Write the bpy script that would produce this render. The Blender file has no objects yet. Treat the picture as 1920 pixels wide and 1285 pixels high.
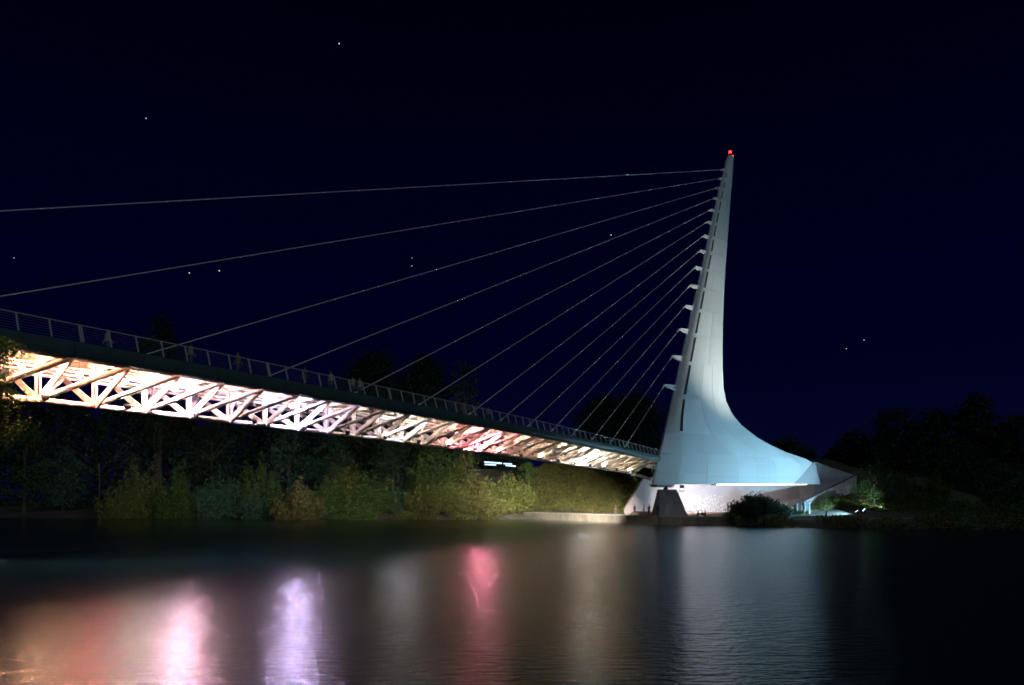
import bpy, math, random
import numpy as np
from mathutils import Vector, Matrix

random.seed(7)
rs = np.random.RandomState(11)
scene = bpy.context.scene
COL = scene.collection

# ------------------------------------------------------------------ camera
F, CX, HY, HC = 1340.0, 960.0, 940.0, 3.65     # focal length, centre and horizon of the 1920 px photograph; eye height over the water
cam_data = bpy.data.cameras.new('camera')
cam_data.sensor_width = 36.0
cam_data.lens = 36.0 * F / 1920.0
cam_data.shift_y = (HY - 642.5) / 1920.0
cam_data.clip_start = 0.1
cam_data.clip_end = 9000
camera = bpy.data.objects.new('camera', cam_data)
camera.location = (0, 0, HC)
camera.rotation_euler = (math.radians(90), 0, 0)
COL.objects.link(camera)
scene.camera = camera

# ------------------------------------------------------------------ night sky
world = bpy.data.worlds.new('World')
scene.world = world
world.use_nodes = True
wn = world.node_tree.nodes
wl = world.node_tree.links
bg = wn['Background']
tc = wn.new('ShaderNodeTexCoord')
sep = wn.new('ShaderNodeSeparateXYZ')
wl.new(tc.outputs['Generated'], sep.inputs[0])
ramp = wn.new('ShaderNodeValToRGB')
ramp.color_ramp.interpolation = 'EASE'
e = ramp.color_ramp.elements
e[0].position = 0.0
e[0].color = (0.0011, 0.0021, 0.0185, 1)
e[1].position = 0.62
e[1].color = (0.0001, 0.00012, 0.0036, 1)
m_ = e.new(0.22)
m_.color = (0.0002, 0.0003, 0.0115, 1)
wl.new(sep.outputs['Z'], ramp.inputs[0])
wl.new(ramp.outputs[0], bg.inputs[0])
bg.inputs[1].default_value = 1.0

# faint moonlight, added to lift the truss, rails and cables
moon_fill = bpy.data.lights.new('moon_fill', 'SUN')
moon_fill.energy = 0.30
moon_fill.angle = math.radians(0.5)
moon_fill.color = (0.72, 0.90, 1.0)
moon_fill_o = bpy.data.objects.new('moon_fill', moon_fill)
moon_fill_o.rotation_euler = (math.radians(64), 0, math.radians(20))
COL.objects.link(moon_fill_o)

# ------------------------------------------------------------------ exposure and sampling
scene.view_settings.view_transform = 'Standard'
scene.view_settings.look = 'None'
scene.view_settings.exposure = 0.0
scene.view_settings.gamma = 1.0
scene.render.engine = 'CYCLES'
cy = scene.cycles
cy.use_denoising = True
cy.max_bounces = 6
cy.diffuse_bounces = 3
cy.glossy_bounces = 3
cy.transmission_bounces = 3
cy.transparent_max_bounces = 6
cy.caustics_reflective = False
cy.caustics_refractive = False
cy.sample_clamp_indirect = 0.0
cy.use_light_tree = True
cy.filter_width = 1.7
cy.adaptive_threshold = 0.004
cy.adaptive_min_samples = 48


# ================================================================== helpers
def at(px, py, Y):
    """the point at depth Y seen at pixel (px, py) of the photograph"""
    return Vector(((px - CX) / F * Y, Y, HC + (HY - py) / F * Y))


def tag(o, label=None, cat=None, group=None, kind=None):
    if label: o['label'] = label
    if cat: o['category'] = cat
    if group: o['group'] = group
    if kind: o['kind'] = kind
    return o


def empty(name, loc=(0, 0, 0), rz=0.0, scale=None):
    o = bpy.data.objects.new(name, None)
    o.empty_display_size = 0.3
    COL.objects.link(o)
    o.location = loc
    o.rotation_euler = (0, 0, rz)
    if scale: o.scale = scale
    return o


def link(name, mesh, parent=None, world_coords=True):
    o = bpy.data.objects.new(name, mesh)
    COL.objects.link(o)
    if parent is not None:
        o.parent = parent
        if world_coords:                       # vertices were given in world space
            l = Vector((0, 0, 0))
            p = parent
            while p is not None:
                l += Vector(p.location)
                p = p.parent
            o.location = -l
    return o


class MB:
    """collects simple shapes and links them as one mesh object"""
    def __init__(self):
        self.v = []
        self.f = []
        self.sm = []

    def add(self, verts, faces, smooth=False):
        b = len(self.v)
        self.v += [tuple(p) for p in verts]
        self.f += [tuple(b + i for i in f) for f in faces]
        self.sm += [smooth] * len(faces)

    def box(self, c, sx, sy, sz, rz=0.0):
        cs, sn = math.cos(rz), math.sin(rz)
        P = []
        for k in (-1, 1):
            for i, j in ((-1, -1), (1, -1), (1, 1), (-1, 1)):
                x, y = i * sx / 2, j * sy / 2
                P.append((c[0] + x * cs - y * sn, c[1] + x * sn + y * cs, c[2] + k * sz / 2))
        self.add(P, [(0, 3, 2, 1), (4, 5, 6, 7), (0, 1, 5, 4), (1, 2, 6, 5), (2, 3, 7, 6), (3, 0, 4, 7)])

    def bar(self, a, b, u, w, t, w2=None, t2=None):
        """rectangular bar a->b; u: direction of its width"""
        a, b = Vector(a), Vector(b)
        d = (b - a).normalized()
        u = Vector(u)
        u = (u - d * u.dot(d)).normalized()
        n = d.cross(u)
        w2 = w if w2 is None else w2
        t2 = t if t2 is None else t2
        P = []
        for p, ww, tt in ((a, w, t), (b, w2, t2)):
            for i, j in ((-1, -1), (1, -1), (1, 1), (-1, 1)):
                P.append(p + u * (i * ww / 2) + n * (j * tt / 2))
        self.add(P, [(0, 3, 2, 1), (4, 5, 6, 7), (0, 1, 5, 4), (1, 2, 6, 5), (2, 3, 7, 6), (3, 0, 4, 7)])

    def tube(self, pts, r, seg=8, caps=True, radii=None):
        pts = [Vector(p) for p in pts]
        rings = []
        for i, p in enumerate(pts):
            d = (pts[min(i + 1, len(pts) - 1)] - pts[max(i - 1, 0)]).normalized()
            ref = Vector((0, 0, 1)) if abs(d.z) < 0.9 else Vector((1, 0, 0))
            a = d.cross(ref).normalized()
            b = a.cross(d).normalized()
            rr = radii[i] if radii else r
            rings.append([p + (a * math.cos(k * 2 * math.pi / seg) + b * math.sin(k * 2 * math.pi / seg)) * rr for k in range(seg)])
        V = [q for ring in rings for q in ring]
        Fc = []
        for i in range(len(pts) - 1):
            for k in range(seg):
                Fc.append((i * seg + k, i * seg + (k + 1) % seg, (i + 1) * seg + (k + 1) % seg, (i + 1) * seg + k))
        self.add(V, Fc, True)
        if caps:
            n = len(pts) - 1
            self.add(V[:seg], [tuple(range(seg))])
            self.add(V[n * seg:], [tuple(reversed(range(seg)))])

    def lathe(self, c, prof, seg=16):
        c = Vector(c)
        V = [c + Vector((r * math.cos(2 * math.pi * k / seg), r * math.sin(2 * math.pi * k / seg), z)) for r, z in prof for k in range(seg)]
        Fc = []
        for i in range(len(prof) - 1):
            for k in range(seg):
                Fc.append((i * seg + k, i * seg + (k + 1) % seg, (i + 1) * seg + (k + 1) % seg, (i + 1) * seg + k))
        self.add(V, Fc, True)

    def sweep(self, rows, close=True, caps=True):
        """rows: list of equal-length point lists, skinned"""
        n = len(rows[0])
        V = [p for r in rows for p in r]
        Fc = []
        for i in range(len(rows) - 1):
            for k in range(n if close else n - 1):
                Fc.append((i * n + k, i * n + (k + 1) % n, (i + 1) * n + (k + 1) % n, (i + 1) * n + k))
        self.add(V, Fc)
        if caps and close:
            self.add(rows[0], [tuple(reversed(range(n)))])
            self.add(rows[-1], [tuple(range(n))])

    def prism(self, poly, z0, z1):
        n = len(poly)
        V = [(x, y, z0) for x, y in poly] + [(x, y, z1) for x, y in poly]
        self.add(V, [tuple(reversed(range(n))), tuple(range(n, 2 * n))] + [(i, (i + 1) % n, n + (i + 1) % n, n + i) for i in range(n)])

    def mesh(self, name, mat):
        me = bpy.data.meshes.new(name)
        me.from_pydata(self.v, [], self.f)
        me.polygons.foreach_set('use_smooth', self.sm)
        me.materials.append(mat)
        me.update()
        return me

    def build(self, name, mat, parent=None, world_coords=True):
        return link(name, self.mesh(name, mat), parent, world_coords)


# ------------------------------------------------------------------ materials
def mat(name):
    m = bpy.data.materials.new(name)
    m.use_nodes = True
    nt = m.node_tree
    return m, nt.nodes, nt.links, nt.nodes['Principled BSDF']


def coords(N, Lk, scale=(1, 1, 1), kind='Object'):
    t = N.new('ShaderNodeTexCoord')
    mp = N.new('ShaderNodeMapping')
    mp.inputs['Scale'].default_value = scale
    Lk.new(t.outputs[kind], mp.inputs[0])
    return mp.outputs[0]


def painted(name, col, rough=0.45, metal=0.0, var=0.12, scale=0.6, bump=0.0, streak=0.0, isl=0.0):
    m, N, Lk, b = mat(name)
    v = coords(N, Lk)
    n1 = N.new('ShaderNodeTexNoise')
    n1.inputs['Scale'].default_value = scale
    n1.inputs['Detail'].default_value = 6
    Lk.new(v, n1.inputs['Vector'])
    r = N.new('ShaderNodeValToRGB')
    r.color_ramp.elements[0].position = 0.3
    r.color_ramp.elements[0].color = tuple(c * (1 - var) for c in col) + (1,)
    r.color_ramp.elements[1].position = 0.7
    r.color_ramp.elements[1].color = tuple(min(1, c * (1 + var)) for c in col) + (1,)
    Lk.new(n1.outputs[0], r.inputs[0])
    out = r.outputs[0]
    if streak:
        v2 = coords(N, Lk, (2.2, 2.2, 0.12))
        n2 = N.new('ShaderNodeTexNoise')
        n2.inputs['Scale'].default_value = 1.0
        n2.inputs['Detail'].default_value = 5
        Lk.new(v2, n2.inputs['Vector'])
        mr = N.new('ShaderNodeMapRange')
        mr.inputs[1].default_value = 0.35
        mr.inputs[2].default_value = 0.7
        mr.inputs[3].default_value = 1.0
        mr.inputs[4].default_value = 1.0 - streak
        Lk.new(n2.outputs[0], mr.inputs[0])
        mx = N.new('ShaderNodeMix')
        mx.data_type = 'RGBA'
        mx.blend_type = 'MULTIPLY'
        mx.inputs[0].default_value = 1
        Lk.new(out, mx.inputs[6])
        Lk.new(mr.outputs[0], mx.inputs[7])
        out = mx.outputs[2]
    if isl:
        oi = N.new('ShaderNodeObjectInfo')
        mr2 = N.new('ShaderNodeMapRange')
        mr2.inputs[3].default_value = 1 - isl
        mr2.inputs[4].default_value = 1 + isl
        Lk.new(oi.outputs['Random'], mr2.inputs[0])
        mx2 = N.new('ShaderNodeMix')
        mx2.data_type = 'RGBA'
        mx2.blend_type = 'MULTIPLY'
        mx2.inputs[0].default_value = 1
        Lk.new(out, mx2.inputs[6])
        Lk.new(mr2.outputs[0], mx2.inputs[7])
        out = mx2.outputs[2]
    Lk.new(out, b.inputs['Base Color'])
    b.inputs['Roughness'].default_value = rough
    b.inputs['Metallic'].default_value = metal
    if bump:
        bp_ = N.new('ShaderNodeBump')
        bp_.inputs['Strength'].default_value = bump
        bp_.inputs['Distance'].default_value = 0.05
        n3 = N.new('ShaderNodeTexNoise')
        n3.inputs['Scale'].default_value = scale * 8
        n3.inputs['Detail'].default_value = 4
        Lk.new(v, n3.inputs['Vector'])
        Lk.new(n3.outputs[0], bp_.inputs['Height'])
        Lk.new(bp_.outputs[0], b.inputs['Normal'])
    return m


def emitter(name, col, strength):
    m, N, Lk, b = mat(name)
    b.inputs['Base Color'].default_value = (0.8, 0.8, 0.8, 1)
    b.inputs['Emission Color'].default_value = tuple(col) + (1,)
    b.inputs['Emission Strength'].default_value = strength
    return m


def foliage(name, c1, c2, trans=0.25):
    m, N, Lk, b = mat(name)
    g = N.new('ShaderNodeNewGeometry')
    r = N.new('ShaderNodeValToRGB')
    r.color_ramp.elements[0].color = tuple(c1) + (1,)
    r.color_ramp.elements[1].color = tuple(c2) + (1,)
    n1 = N.new('ShaderNodeTexNoise')
    n1.inputs['Scale'].default_value = 2.5
    Lk.new(coords(N, Lk), n1.inputs['Vector'])
    mm = N.new('ShaderNodeMath')
    mm.operation = 'MULTIPLY_ADD'
    mm.inputs[1].default_value = 0.55
    Lk.new(g.outputs['Random Per Island'], mm.inputs[0])
    m2 = N.new('ShaderNodeMath')
    m2.operation = 'MULTIPLY'
    m2.inputs[1].default_value = 0.5
    Lk.new(n1.outputs[0], m2.inputs[0])
    Lk.new(m2.outputs[0], mm.inputs[2])
    Lk.new(mm.outputs[0], r.inputs[0])
    Lk.new(r.outputs[0], b.inputs['Base Color'])
    b.inputs['Roughness'].default_value = 0.6
    b.inputs['Specular IOR Level'].default_value = 0.25
    tr = N.new('ShaderNodeBsdfTranslucent')
    Lk.new(r.outputs[0], tr.inputs[0])
    mix = N.new('ShaderNodeMixShader')
    mix.inputs[0].default_value = trans
    Lk.new(b.outputs[0], mix.inputs[1])
    Lk.new(tr.outputs[0], mix.inputs[2])
    Lk.new(mix.outputs[0], N['Material Output'].inputs[0])
    return m


M = {}
M['truss'] = painted('cream_truss_paint', (0.62, 0.53, 0.45), 0.5, var=0.12, scale=1.2, streak=0.18, isl=0.12)
M['under'] = painted('pale_deck_soffit', (0.70, 0.66, 0.60), 0.5, var=0.1, scale=0.9)
M['fascia'] = painted('blue_green_fascia_paint', (0.055, 0.10, 0.105), 0.5, metal=0.0, var=0.15, scale=0.5, streak=0.2)
M['rail'] = painted('brushed_rail_steel', (0.50, 0.52, 0.52), 0.5, metal=0.1, var=0.1)
M['pylon'] = painted('white_pylon_paint', (0.55, 0.62, 0.66), 0.42, var=0.07, scale=0.12, streak=0.05, isl=0.07)
M['pylon_core'] = painted('white_pylon_paint_core', (0.58, 0.63, 0.66), 0.45, var=0.05, scale=0.2)
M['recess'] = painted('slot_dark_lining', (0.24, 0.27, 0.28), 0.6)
M['cable'] = painted('galvanised_cable', (0.7, 0.7, 0.68), 0.9, var=0.05)
M['cable'].node_tree.nodes['Principled BSDF'].inputs['Specular IOR Level'].default_value = 0.05
M['dark'] = painted('dark_fixture_metal', (0.03, 0.03, 0.033), 0.5, metal=0.4)
M['concrete'] = painted('pale_concrete', (0.42, 0.40, 0.38), 0.85, var=0.15, scale=0.35, bump=0.25, streak=0.25)
M['pier'] = painted('grey_pier_concrete', (0.17, 0.17, 0.185), 0.85, var=0.12, scale=0.4, bump=0.25, streak=0.2)
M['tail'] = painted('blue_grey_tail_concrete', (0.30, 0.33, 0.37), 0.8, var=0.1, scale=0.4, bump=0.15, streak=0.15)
M['paving'] = painted('plaza_paving', (0.22, 0.20, 0.17), 0.85, var=0.18, scale=0.8, bump=0.2)
M['river_wall'] = painted('tan_river_wall', (0.17, 0.145, 0.11), 0.9, var=0.25, scale=0.5, bump=0.4, streak=0.35)
M['step'] = painted('red_brown_step', (0.26, 0.17, 0.14), 0.85, var=0.15, scale=1.0)
M['soil'] = painted('dry_bank_soil', (0.05, 0.045, 0.03), 0.95, var=0.4, scale=0.25, bump=0.6)
M['bark'] = painted('tree_bark', (0.045, 0.038, 0.03), 0.9, var=0.35, scale=3, bump=0.5)
M['bark_pale'] = painted('pale_bare_bark', (0.055, 0.047, 0.05), 0.9, var=0.3, scale=3)
M['olive'] = foliage('olive_leaves', (0.045, 0.052, 0.014), (0.14, 0.135, 0.04))
M['yellow'] = foliage('yellow_green_leaves', (0.045, 0.065, 0.014), (0.14, 0.15, 0.04))
M['brown'] = foliage('dry_brown_leaves', (0.052, 0.050, 0.018), (0.15, 0.135, 0.05))
M['green'] = foliage('green_leaves', (0.02, 0.05, 0.012), (0.07, 0.12, 0.03))
M['teal'] = foliage('blue_green_leaves', (0.02, 0.06, 0.035), (0.06, 0.13, 0.08))
M['deep'] = foliage('deep_evergreen_leaves', (0.012, 0.022, 0.012), (0.035, 0.06, 0.03))
M['grass'] = foliage('slope_groundcover', (0.05, 0.055, 0.014), (0.17, 0.17, 0.045))

# ------------------------------------------------------------------ bridge geometry: n counts truss panels, w runs across the deck towards the camera, h is the height over the eye
PANEL, N0, XV, AA = 3.048, 15.222, 1790.0, 26160.9
TH = math.atan((XV - CX) / F)
CT, ST = math.cos(TH), math.sin(TH)
AX = Vector((ST, CT, 0))
WX = Vector((CT, -ST, 0))


def camber(n):
    return -0.0018 * n * n + 0.006 * n


def bp(n, w, h):
    zn = PANEL * CT * (n + N0)
    x = ST / CT * zn - AA * PANEL * CT / F
    return Vector((x + CT * w, zn - ST * w, HC + h + camber(n)))


H_CHORD, H_FB, H_FT, H_RAIL = 5.59, 7.51, 8.43, 9.34
NA, NB = -9, 28


# ================================================================== terrain, water
def seg_d(px, py, a, b):
    ax, ay = a
    bx, by = b
    t = np.clip(((px - ax) * (bx - ax) + (py - ay) * (by - ay)) / ((bx - ax) ** 2 + (by - ay) ** 2), 0, 1)
    return np.hypot(px - ax - t * (bx - ax), py - ay - t * (by - ay)), t


def sstep(x, a, b):
    t = np.clip((x - a) / (b - a), 0, 1)
    return t * t * (3 - 2 * t)


PA, PB, PC, PD, PE, PF, PG = (2.6, 150.0), (22.8, 110.5), (35.0, 107.0), (45.2, 117.0), (64.6, 134.5), (20.3, 128.0), (6.2, 156.0)
BANK_X = [-1500, -400, -130, -80, -45, -20, -6, 1, 10, 20, 34, 46, 80, 200, 1500]
BANK_Y = [200, 185, 165, 154, 146, 142, 142, 146, 138, 122, 106, 93, 91, 86, 60]


def terrain(X, Y):
    bank = np.interp(X, BANK_X, BANK_Y)
    d = Y - bank
    z = -1.6 + 2.4 * sstep(d, -3.0, 3.0) + 1.2 * sstep(d, 2, 30)
    # levee behind the plaza and the wing walls
    d1, _ = seg_d(X, Y, PG, PF)
    d2, _ = seg_d(X, Y, PF, PE)
    d3, _ = seg_d(X, Y, PG, (-14.0, 190.0))
    side1 = (PF[0] - PG[0]) * (Y - PG[1]) - (PF[1] - PG[1]) * (X - PG[0])     # >0 : the +X side
    side2 = (PE[0] - PF[0]) * (Y - PF[1]) - (PE[1] - PF[1]) * (X - PF[0])     # >0 : behind the wall
    inside = (side1 > 0) & (side2 > 0)
    dd = np.minimum(np.minimum(d1, d2), d3)
    hill = np.minimum(11.2, 0.84 * dd) * np.clip((100 - X) / 35.0, 0, 1)
    z = np.where(inside & (X < 100), 1.25 + hill, z)
    # keep the ground under the plaza
    inpl = (side2 <= 0) & (Y > 100) & (X > 0) & (X < 70)
    sd_r = (PE[0] - PD[0]) * (Y - PD[1]) - (PE[1] - PD[1]) * (X - PD[0])      # >0 : the plaza's side of the right parapet
    edge = (PB[0] - PA[0]) * (Y - PA[1]) - (PB[1] - PA[1]) * (X - PA[0])
    pl = ((inpl & (sd_r > 0)) | ((side1 <= 0) & (edge > 0) & (Y < 156) & (Y > 105) & (X < 24))) & (X < 64)
    z = np.where(pl, np.minimum(z, 0.6), z)
    # grass mound against the outside of the right parapet
    dr, tr = seg_d(X, Y, PD, PE)
    mound = 0.1 + tr * 3.4
    z = np.where((sd_r <= 0) & (Y > 96) & (X > 36) & ~inside, z + mound * np.exp(-(dr / 8.0) ** 2), z)
    return z


def lines(a, b, step, far_a, far_b):
    mid = list(np.arange(a, b, step))
    lo, s, x = [], step, a
    while x > far_a:
        s *= 1.5
        x -= s
        lo.append(x)
    hi, s, x = [], step, mid[-1]
    while x < far_b:
        s *= 1.5
        x += s
        hi.append(x)
    return np.array(lo[::-1] + mid + hi)


gx = lines(-130, 120, 1.6, -2500, 2500)
gy = lines(84, 240, 1.6, 40, 4200)
GX, GY = np.meshgrid(gx, gy)
GZ = terrain(GX, GY) + 0.15 * np.sin(GX * 0.7 + 1.3 * np.sin(GY * 0.31)) * np.cos(GY * 0.53) * (terrain(GX, GY) > 1.0)
me = bpy.data.meshes.new('ground')
nv = GX.size
idx = np.arange(nv).reshape(GX.shape)
quads = np.stack([idx[:-1, :-1], idx[:-1, 1:], idx[1:, 1:], idx[1:, :-1]], -1).reshape(-1, 4)
me.from_pydata(np.stack([GX, GY, GZ], -1).reshape(-1, 3).tolist(), [], quads.tolist())
me.polygons.foreach_set('use_smooth', [True] * len(me.polygons))
me.materials.append(M['soil'])
tag(link('ground', me), 'dark soil of the far river bank and levee', kind='structure')

# near bank, left of the camera's view, that carries the foreground tree and the near end of the bridge
mb = MB()
poly = [(-29.5, 36), (-24.5, 26), (-19.5, 18), (-15, 10), (-12, 3), (-11, -8), (-300, -8), (-300, 70), (-70, 60), (-38, 42)]
rows = [[(x, y, -1.2) for x, y in poly], [(x * 1.0 - (1.2 if x > -100 else 0), y, 0.9) for x, y in poly], [(x - (5 if x > -100 else 0), y, 2.2) for x, y in poly]]
mb.sweep(rows)
tag(mb.build('near_bank', M['soil']), 'dark near river bank at the edge of the view', kind='structure')

m, N, Lk, b = mat('river_water')
b.inputs['Base Color'].default_value = (0.004, 0.016, 0.018, 1)
b.inputs['IOR'].default_value = 1.333
geo = N.new('ShaderNodeNewGeometry')
sx = N.new('ShaderNodeSeparateXYZ')
Lk.new(geo.outputs['Position'], sx.inputs[0])
ma = N.new('ShaderNodeMath')
ma.operation = 'MULTIPLY_ADD'
ma.inputs[1].default_value = -0.75
Lk.new(sx.outputs['X'], ma.inputs[0])
Lk.new(sx.outputs['Y'], ma.inputs[2])
wob = N.new('ShaderNodeTexNoise')
wob.inputs['Scale'].default_value = 0.06
wob.inputs['Detail'].default_value = 3
Lk.new(coords(N, Lk, (1, 2.5, 1)), wob.inputs['Vector'])
mw = N.new('ShaderNodeMath')
mw.operation = 'MULTIPLY_ADD'
mw.inputs[1].default_value = 34.0
Lk.new(wob.outputs[0], mw.inputs[0])
Lk.new(ma.outputs[0], mw.inputs[2])
calm = N.new('ShaderNodeMapRange')
calm.interpolation_type = 'LINEAR'
calm.inputs[1].default_value = 112
calm.inputs[2].default_value = 172
Lk.new(mw.outputs[0], calm.inputs[0])
rr = N.new('ShaderNodeMapRange')
rr.inputs[3].default_value = 0.18
rr.inputs[4].default_value = 0.15
Lk.new(calm.outputs[0], rr.inputs[0])
Lk.new(rr.outputs[0], b.inputs['Roughness'])
v1 = coords(N, Lk, (1.0, 2.7, 1))
w1 = N.new('ShaderNodeTexNoise')
w1.inputs['Scale'].default_value = 1.6
w1.inputs['Detail'].default_value = 4
w1.inputs['Roughness'].default_value = 0.55
Lk.new(v1, w1.inputs['Vector'])
v2 = coords(N, Lk, (0.25, 0.8, 1))
w2 = N.new('ShaderNodeTexNoise')
w2.inputs['Scale'].default_value = 0.8
w2.inputs['Detail'].default_value = 3
Lk.new(v2, w2.inputs['Vector'])
ad = N.new('ShaderNodeMath')
ad.operation = 'MULTIPLY_ADD'
ad.inputs[1].default_value = 0.5
Lk.new(w2.outputs[0], ad.inputs[0])
Lk.new(w1.outputs[0], ad.inputs[2])
bs = N.new('ShaderNodeMapRange')
bs.inputs[3].default_value = 0.056
bs.inputs[4].default_value = 0.014
Lk.new(calm.outputs[0], bs.inputs[0])
bu = N.new('ShaderNodeBump')
bu.inputs['Strength'].default_value = 1.0
Lk.new(bs.outputs[0], bu.inputs['Distance'])
Lk.new(ad.outputs[0], bu.inputs['Height'])
Lk.new(bu.outputs[0], b.inputs['Normal'])
M['water'] = m
mb = MB()
mb.add([(-3000, -200, 0), (3000, -200, 0), (3000, 420, 0), (-3000, 420, 0)], [(0, 1, 2, 3)])
tag(mb.build('water', M['water']), 'dark rippled river carrying coloured reflections of the bridge lamps', kind='structure')

# ================================================================== plaza
ZP = 1.33
pz = empty('plaza', (20, 125, ZP))
tag(pz, 'paved riverside plaza below the pylon', kind='structure')
mb = MB()
mb.prism([PA, PB, PC, PD, PE, PF, PG], -1.5, ZP)
mb.build('paving', M['paving'], pz)
# river wall: stone courses along the plaza's edge, each length of wall a block of its own
def wall_run(a, b, n, parent, z0, z1, t, material, name):
    a, b = Vector((a[0], a[1], 0)), Vector((b[0], b[1], 0))
    d = (b - a)
    nrm = Vector((d.y, -d.x, 0)).normalized()
    for i in range(n):
        p, q = a + d * (i / n), a + d * ((i + 1) / n)
        g = d.normalized() * 0.015
        off = random.uniform(0, 0.025)
        mb = MB()
        c = [p + g - nrm * 0.3, q - g - nrm * 0.3, q - g + nrm * (t + off), p + g + nrm * (t + off)]
        mb.prism([(v.x, v.y) for v in c], z0, z1 + random.uniform(-0.008, 0.008))
        mb.build(name, material, parent)
rw = empty('river_wall', (PB[0], PB[1], 0))
tag(rw, 'low tan concrete river wall edging the plaza', 'wall')
wall_run(PA, PB, 9, rw, -1.0, ZP - 0.17, 0.18, M['river_wall'], 'block')
wall_run(PB, PC, 4, rw, -1.0, ZP - 0.17, 0.18, M['river_wall'], 'block')
wall_run(PA, PB, 14, rw, ZP - 0.16, ZP + 0.03, 0.30, M['paving'], 'coping')
wall_run(PB, PC, 5, rw, ZP - 0.16, ZP + 0.03, 0.30, M['paving'], 'coping')
# three broad steps up to the wall under the pylon
st = empty('plaza_steps', (36, 121, ZP))
tag(st, 'three broad red brown steps behind the concrete pier', 'steps')
for k in range(3):
    y0 = 118.2 + k * 1.5
    mb = MB()
    mb.prism([(21.0 + k * 0.2, y0), (45.5, y0), (48.5 + k, y0 + 2.5 + 0), (51, 126.0 - k * 0.004), (20.9 + k * 0.2, 126.6 + k * 0.004)], ZP - 0.1 * k, ZP + 0.17 * (k + 1))
    mb.build('step', M['step'] if k < 2 else M['paving'], st)

# ================================================================== concrete wing walls
mosaic, N, Lk, b = mat('mosaic_wall_plaster')
base = N.new('ShaderNodeTexNoise')
base.inputs['Scale'].default_value = 0.4
base.inputs['Detail'].default_value = 6
Lk.new(coords(N, Lk), base.inputs['Vector'])
r = N.new('ShaderNodeValToRGB')
r.color_ramp.elements[0].position = 0.3
r.color_ramp.elements[0].color = (0.40, 0.35, 0.36, 1)
r.color_ramp.elements[1].position = 0.75
r.color_ramp.elements[1].color = (0.52, 0.48, 0.49, 1)
Lk.new(base.outputs[0], r.inputs[0])
vo = N.new('ShaderNodeTexVoronoi')
vo.inputs['Scale'].default_value = 6.5
Lk.new(coords(N, Lk), vo.inputs['Vector'])
vs = N.new('ShaderNodeSeparateColor')
Lk.new(vo.outputs['Color'], vs.inputs[0])
gm = N.new('ShaderNodeNewGeometry')
sg = N.new('ShaderNodeSeparateXYZ')
Lk.new(gm.outputs['Position'], sg.inputs[0])
mx1 = N.new('ShaderNodeMapRange')          # mosaic patch of white tile chips: centred along the wall, low down
mx1.inputs[1].default_value = 0.0
mx1.inputs[2].default_value = 6.5
mx1.inputs[3].default_value = 1.0
mx1.inputs[4].default_value = 0.0
vd = N.new('ShaderNodeVectorMath')
vd.operation = 'DISTANCE'
cb = N.new('ShaderNodeCombineXYZ')
Lk.new(sg.outputs['X'], cb.inputs[0])
m3 = N.new('ShaderNodeMath')
m3.operation = 'MULTIPLY'
m3.inputs[1].default_value = 2.4
Lk.new(sg.outputs['Z'], m3.inputs[0])
Lk.new(m3.outputs[0], cb.inputs[1])
Lk.new(cb.outputs[0], vd.inputs[0])
vd.inputs[1].default_value = (35.5, 2.6 * 2.4, 0)
Lk.new(vd.outputs['Value'], mx1.inputs[0])
th = N.new('ShaderNodeMath')
th.operation = 'ADD'
Lk.new(vs.outputs[0], th.inputs[0])
Lk.new(mx1.outputs[0], th.inputs[1])
gt = N.new('ShaderNodeMath')
gt.operation = 'GREATER_THAN'
gt.inputs[1].default_value = 1.12
Lk.new(th.outputs[0], gt.inputs[0])
mxx = N.new('ShaderNodeMix')
mxx.data_type = 'RGBA'
Lk.new(gt.outputs[0], mxx.inputs[0])
Lk.new(r.outputs[0], mxx.inputs[6])
mxx.inputs[7].default_value = (0.74, 0.74, 0.74, 1)
Lk.new(mxx.outputs[2], b.inputs['Base Color'])
rg = N.new('ShaderNodeMapRange')
rg.inputs[3].default_value = 0.8
rg.inputs[4].default_value = 0.25
Lk.new(gt.outputs[0], rg.inputs[0])
Lk.new(rg.outputs[0], b.inputs['Roughness'])
M['mosaic'] = mosaic

ww = empty('wing_wall', (PF[0], PF[1], ZP))
tag(ww, 'tall pale concrete wall with mosaic chips under the pylon, rising to a pointed end', 'wall')
dW = Vector((PE[0] - PF[0], PE[1] - PF[1], 0))
nW = Vector((dW.y, -dW.x, 0)).normalized()
LW = dW.length
ud = dW.normalized()
def wall_pt(s, z, off=0.0):
    p = Vector((PF[0], PF[1], 0)) + ud * s + nW * off
    return (p.x, p.y, z)
tops = [(0.0, 2.2), (0.9, 3.65), (3.6, 7.9), (12, 8.6), (26, 10.0), (36.5, 11.05), (LW, 8.45)]
tx, tz = [t[0] for t in tops], [t[1] for t in tops]
cuts = [0.0, 3.6, 8.2, 12.8, 17.4, 22.0, 26.6, 31.2, 36.5, LW]
for i in range(len(cuts) - 1):
    mb = MB()
    ss = sorted(set([cuts[i] + 0.008] + [t for t in tx if cuts[i] < t < cuts[i + 1]] + [cuts[i + 1] - 0.008]))
    prof = [(s, 0.2) for s in (ss[0], ss[-1])] + [(s, float(np.interp(s, tx, tz))) for s in reversed(ss)]
    nn = len(prof)
    off = random.uniform(0, 0.015)
    V = [wall_pt(s, z, off) for s, z in prof] + [wall_pt(s, z, -0.9) for s, z in prof]
    mb.add(V, [tuple(range(nn)), tuple(reversed(range(nn, 2 * nn)))] + [(i2, nn + i2, nn + (i2 + 1) % nn, (i2 + 1) % nn) for i2 in range(nn)])
    mb.build('panel', M['mosaic'] if i < len(cuts) - 2 else M['tail'], ww)
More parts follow.
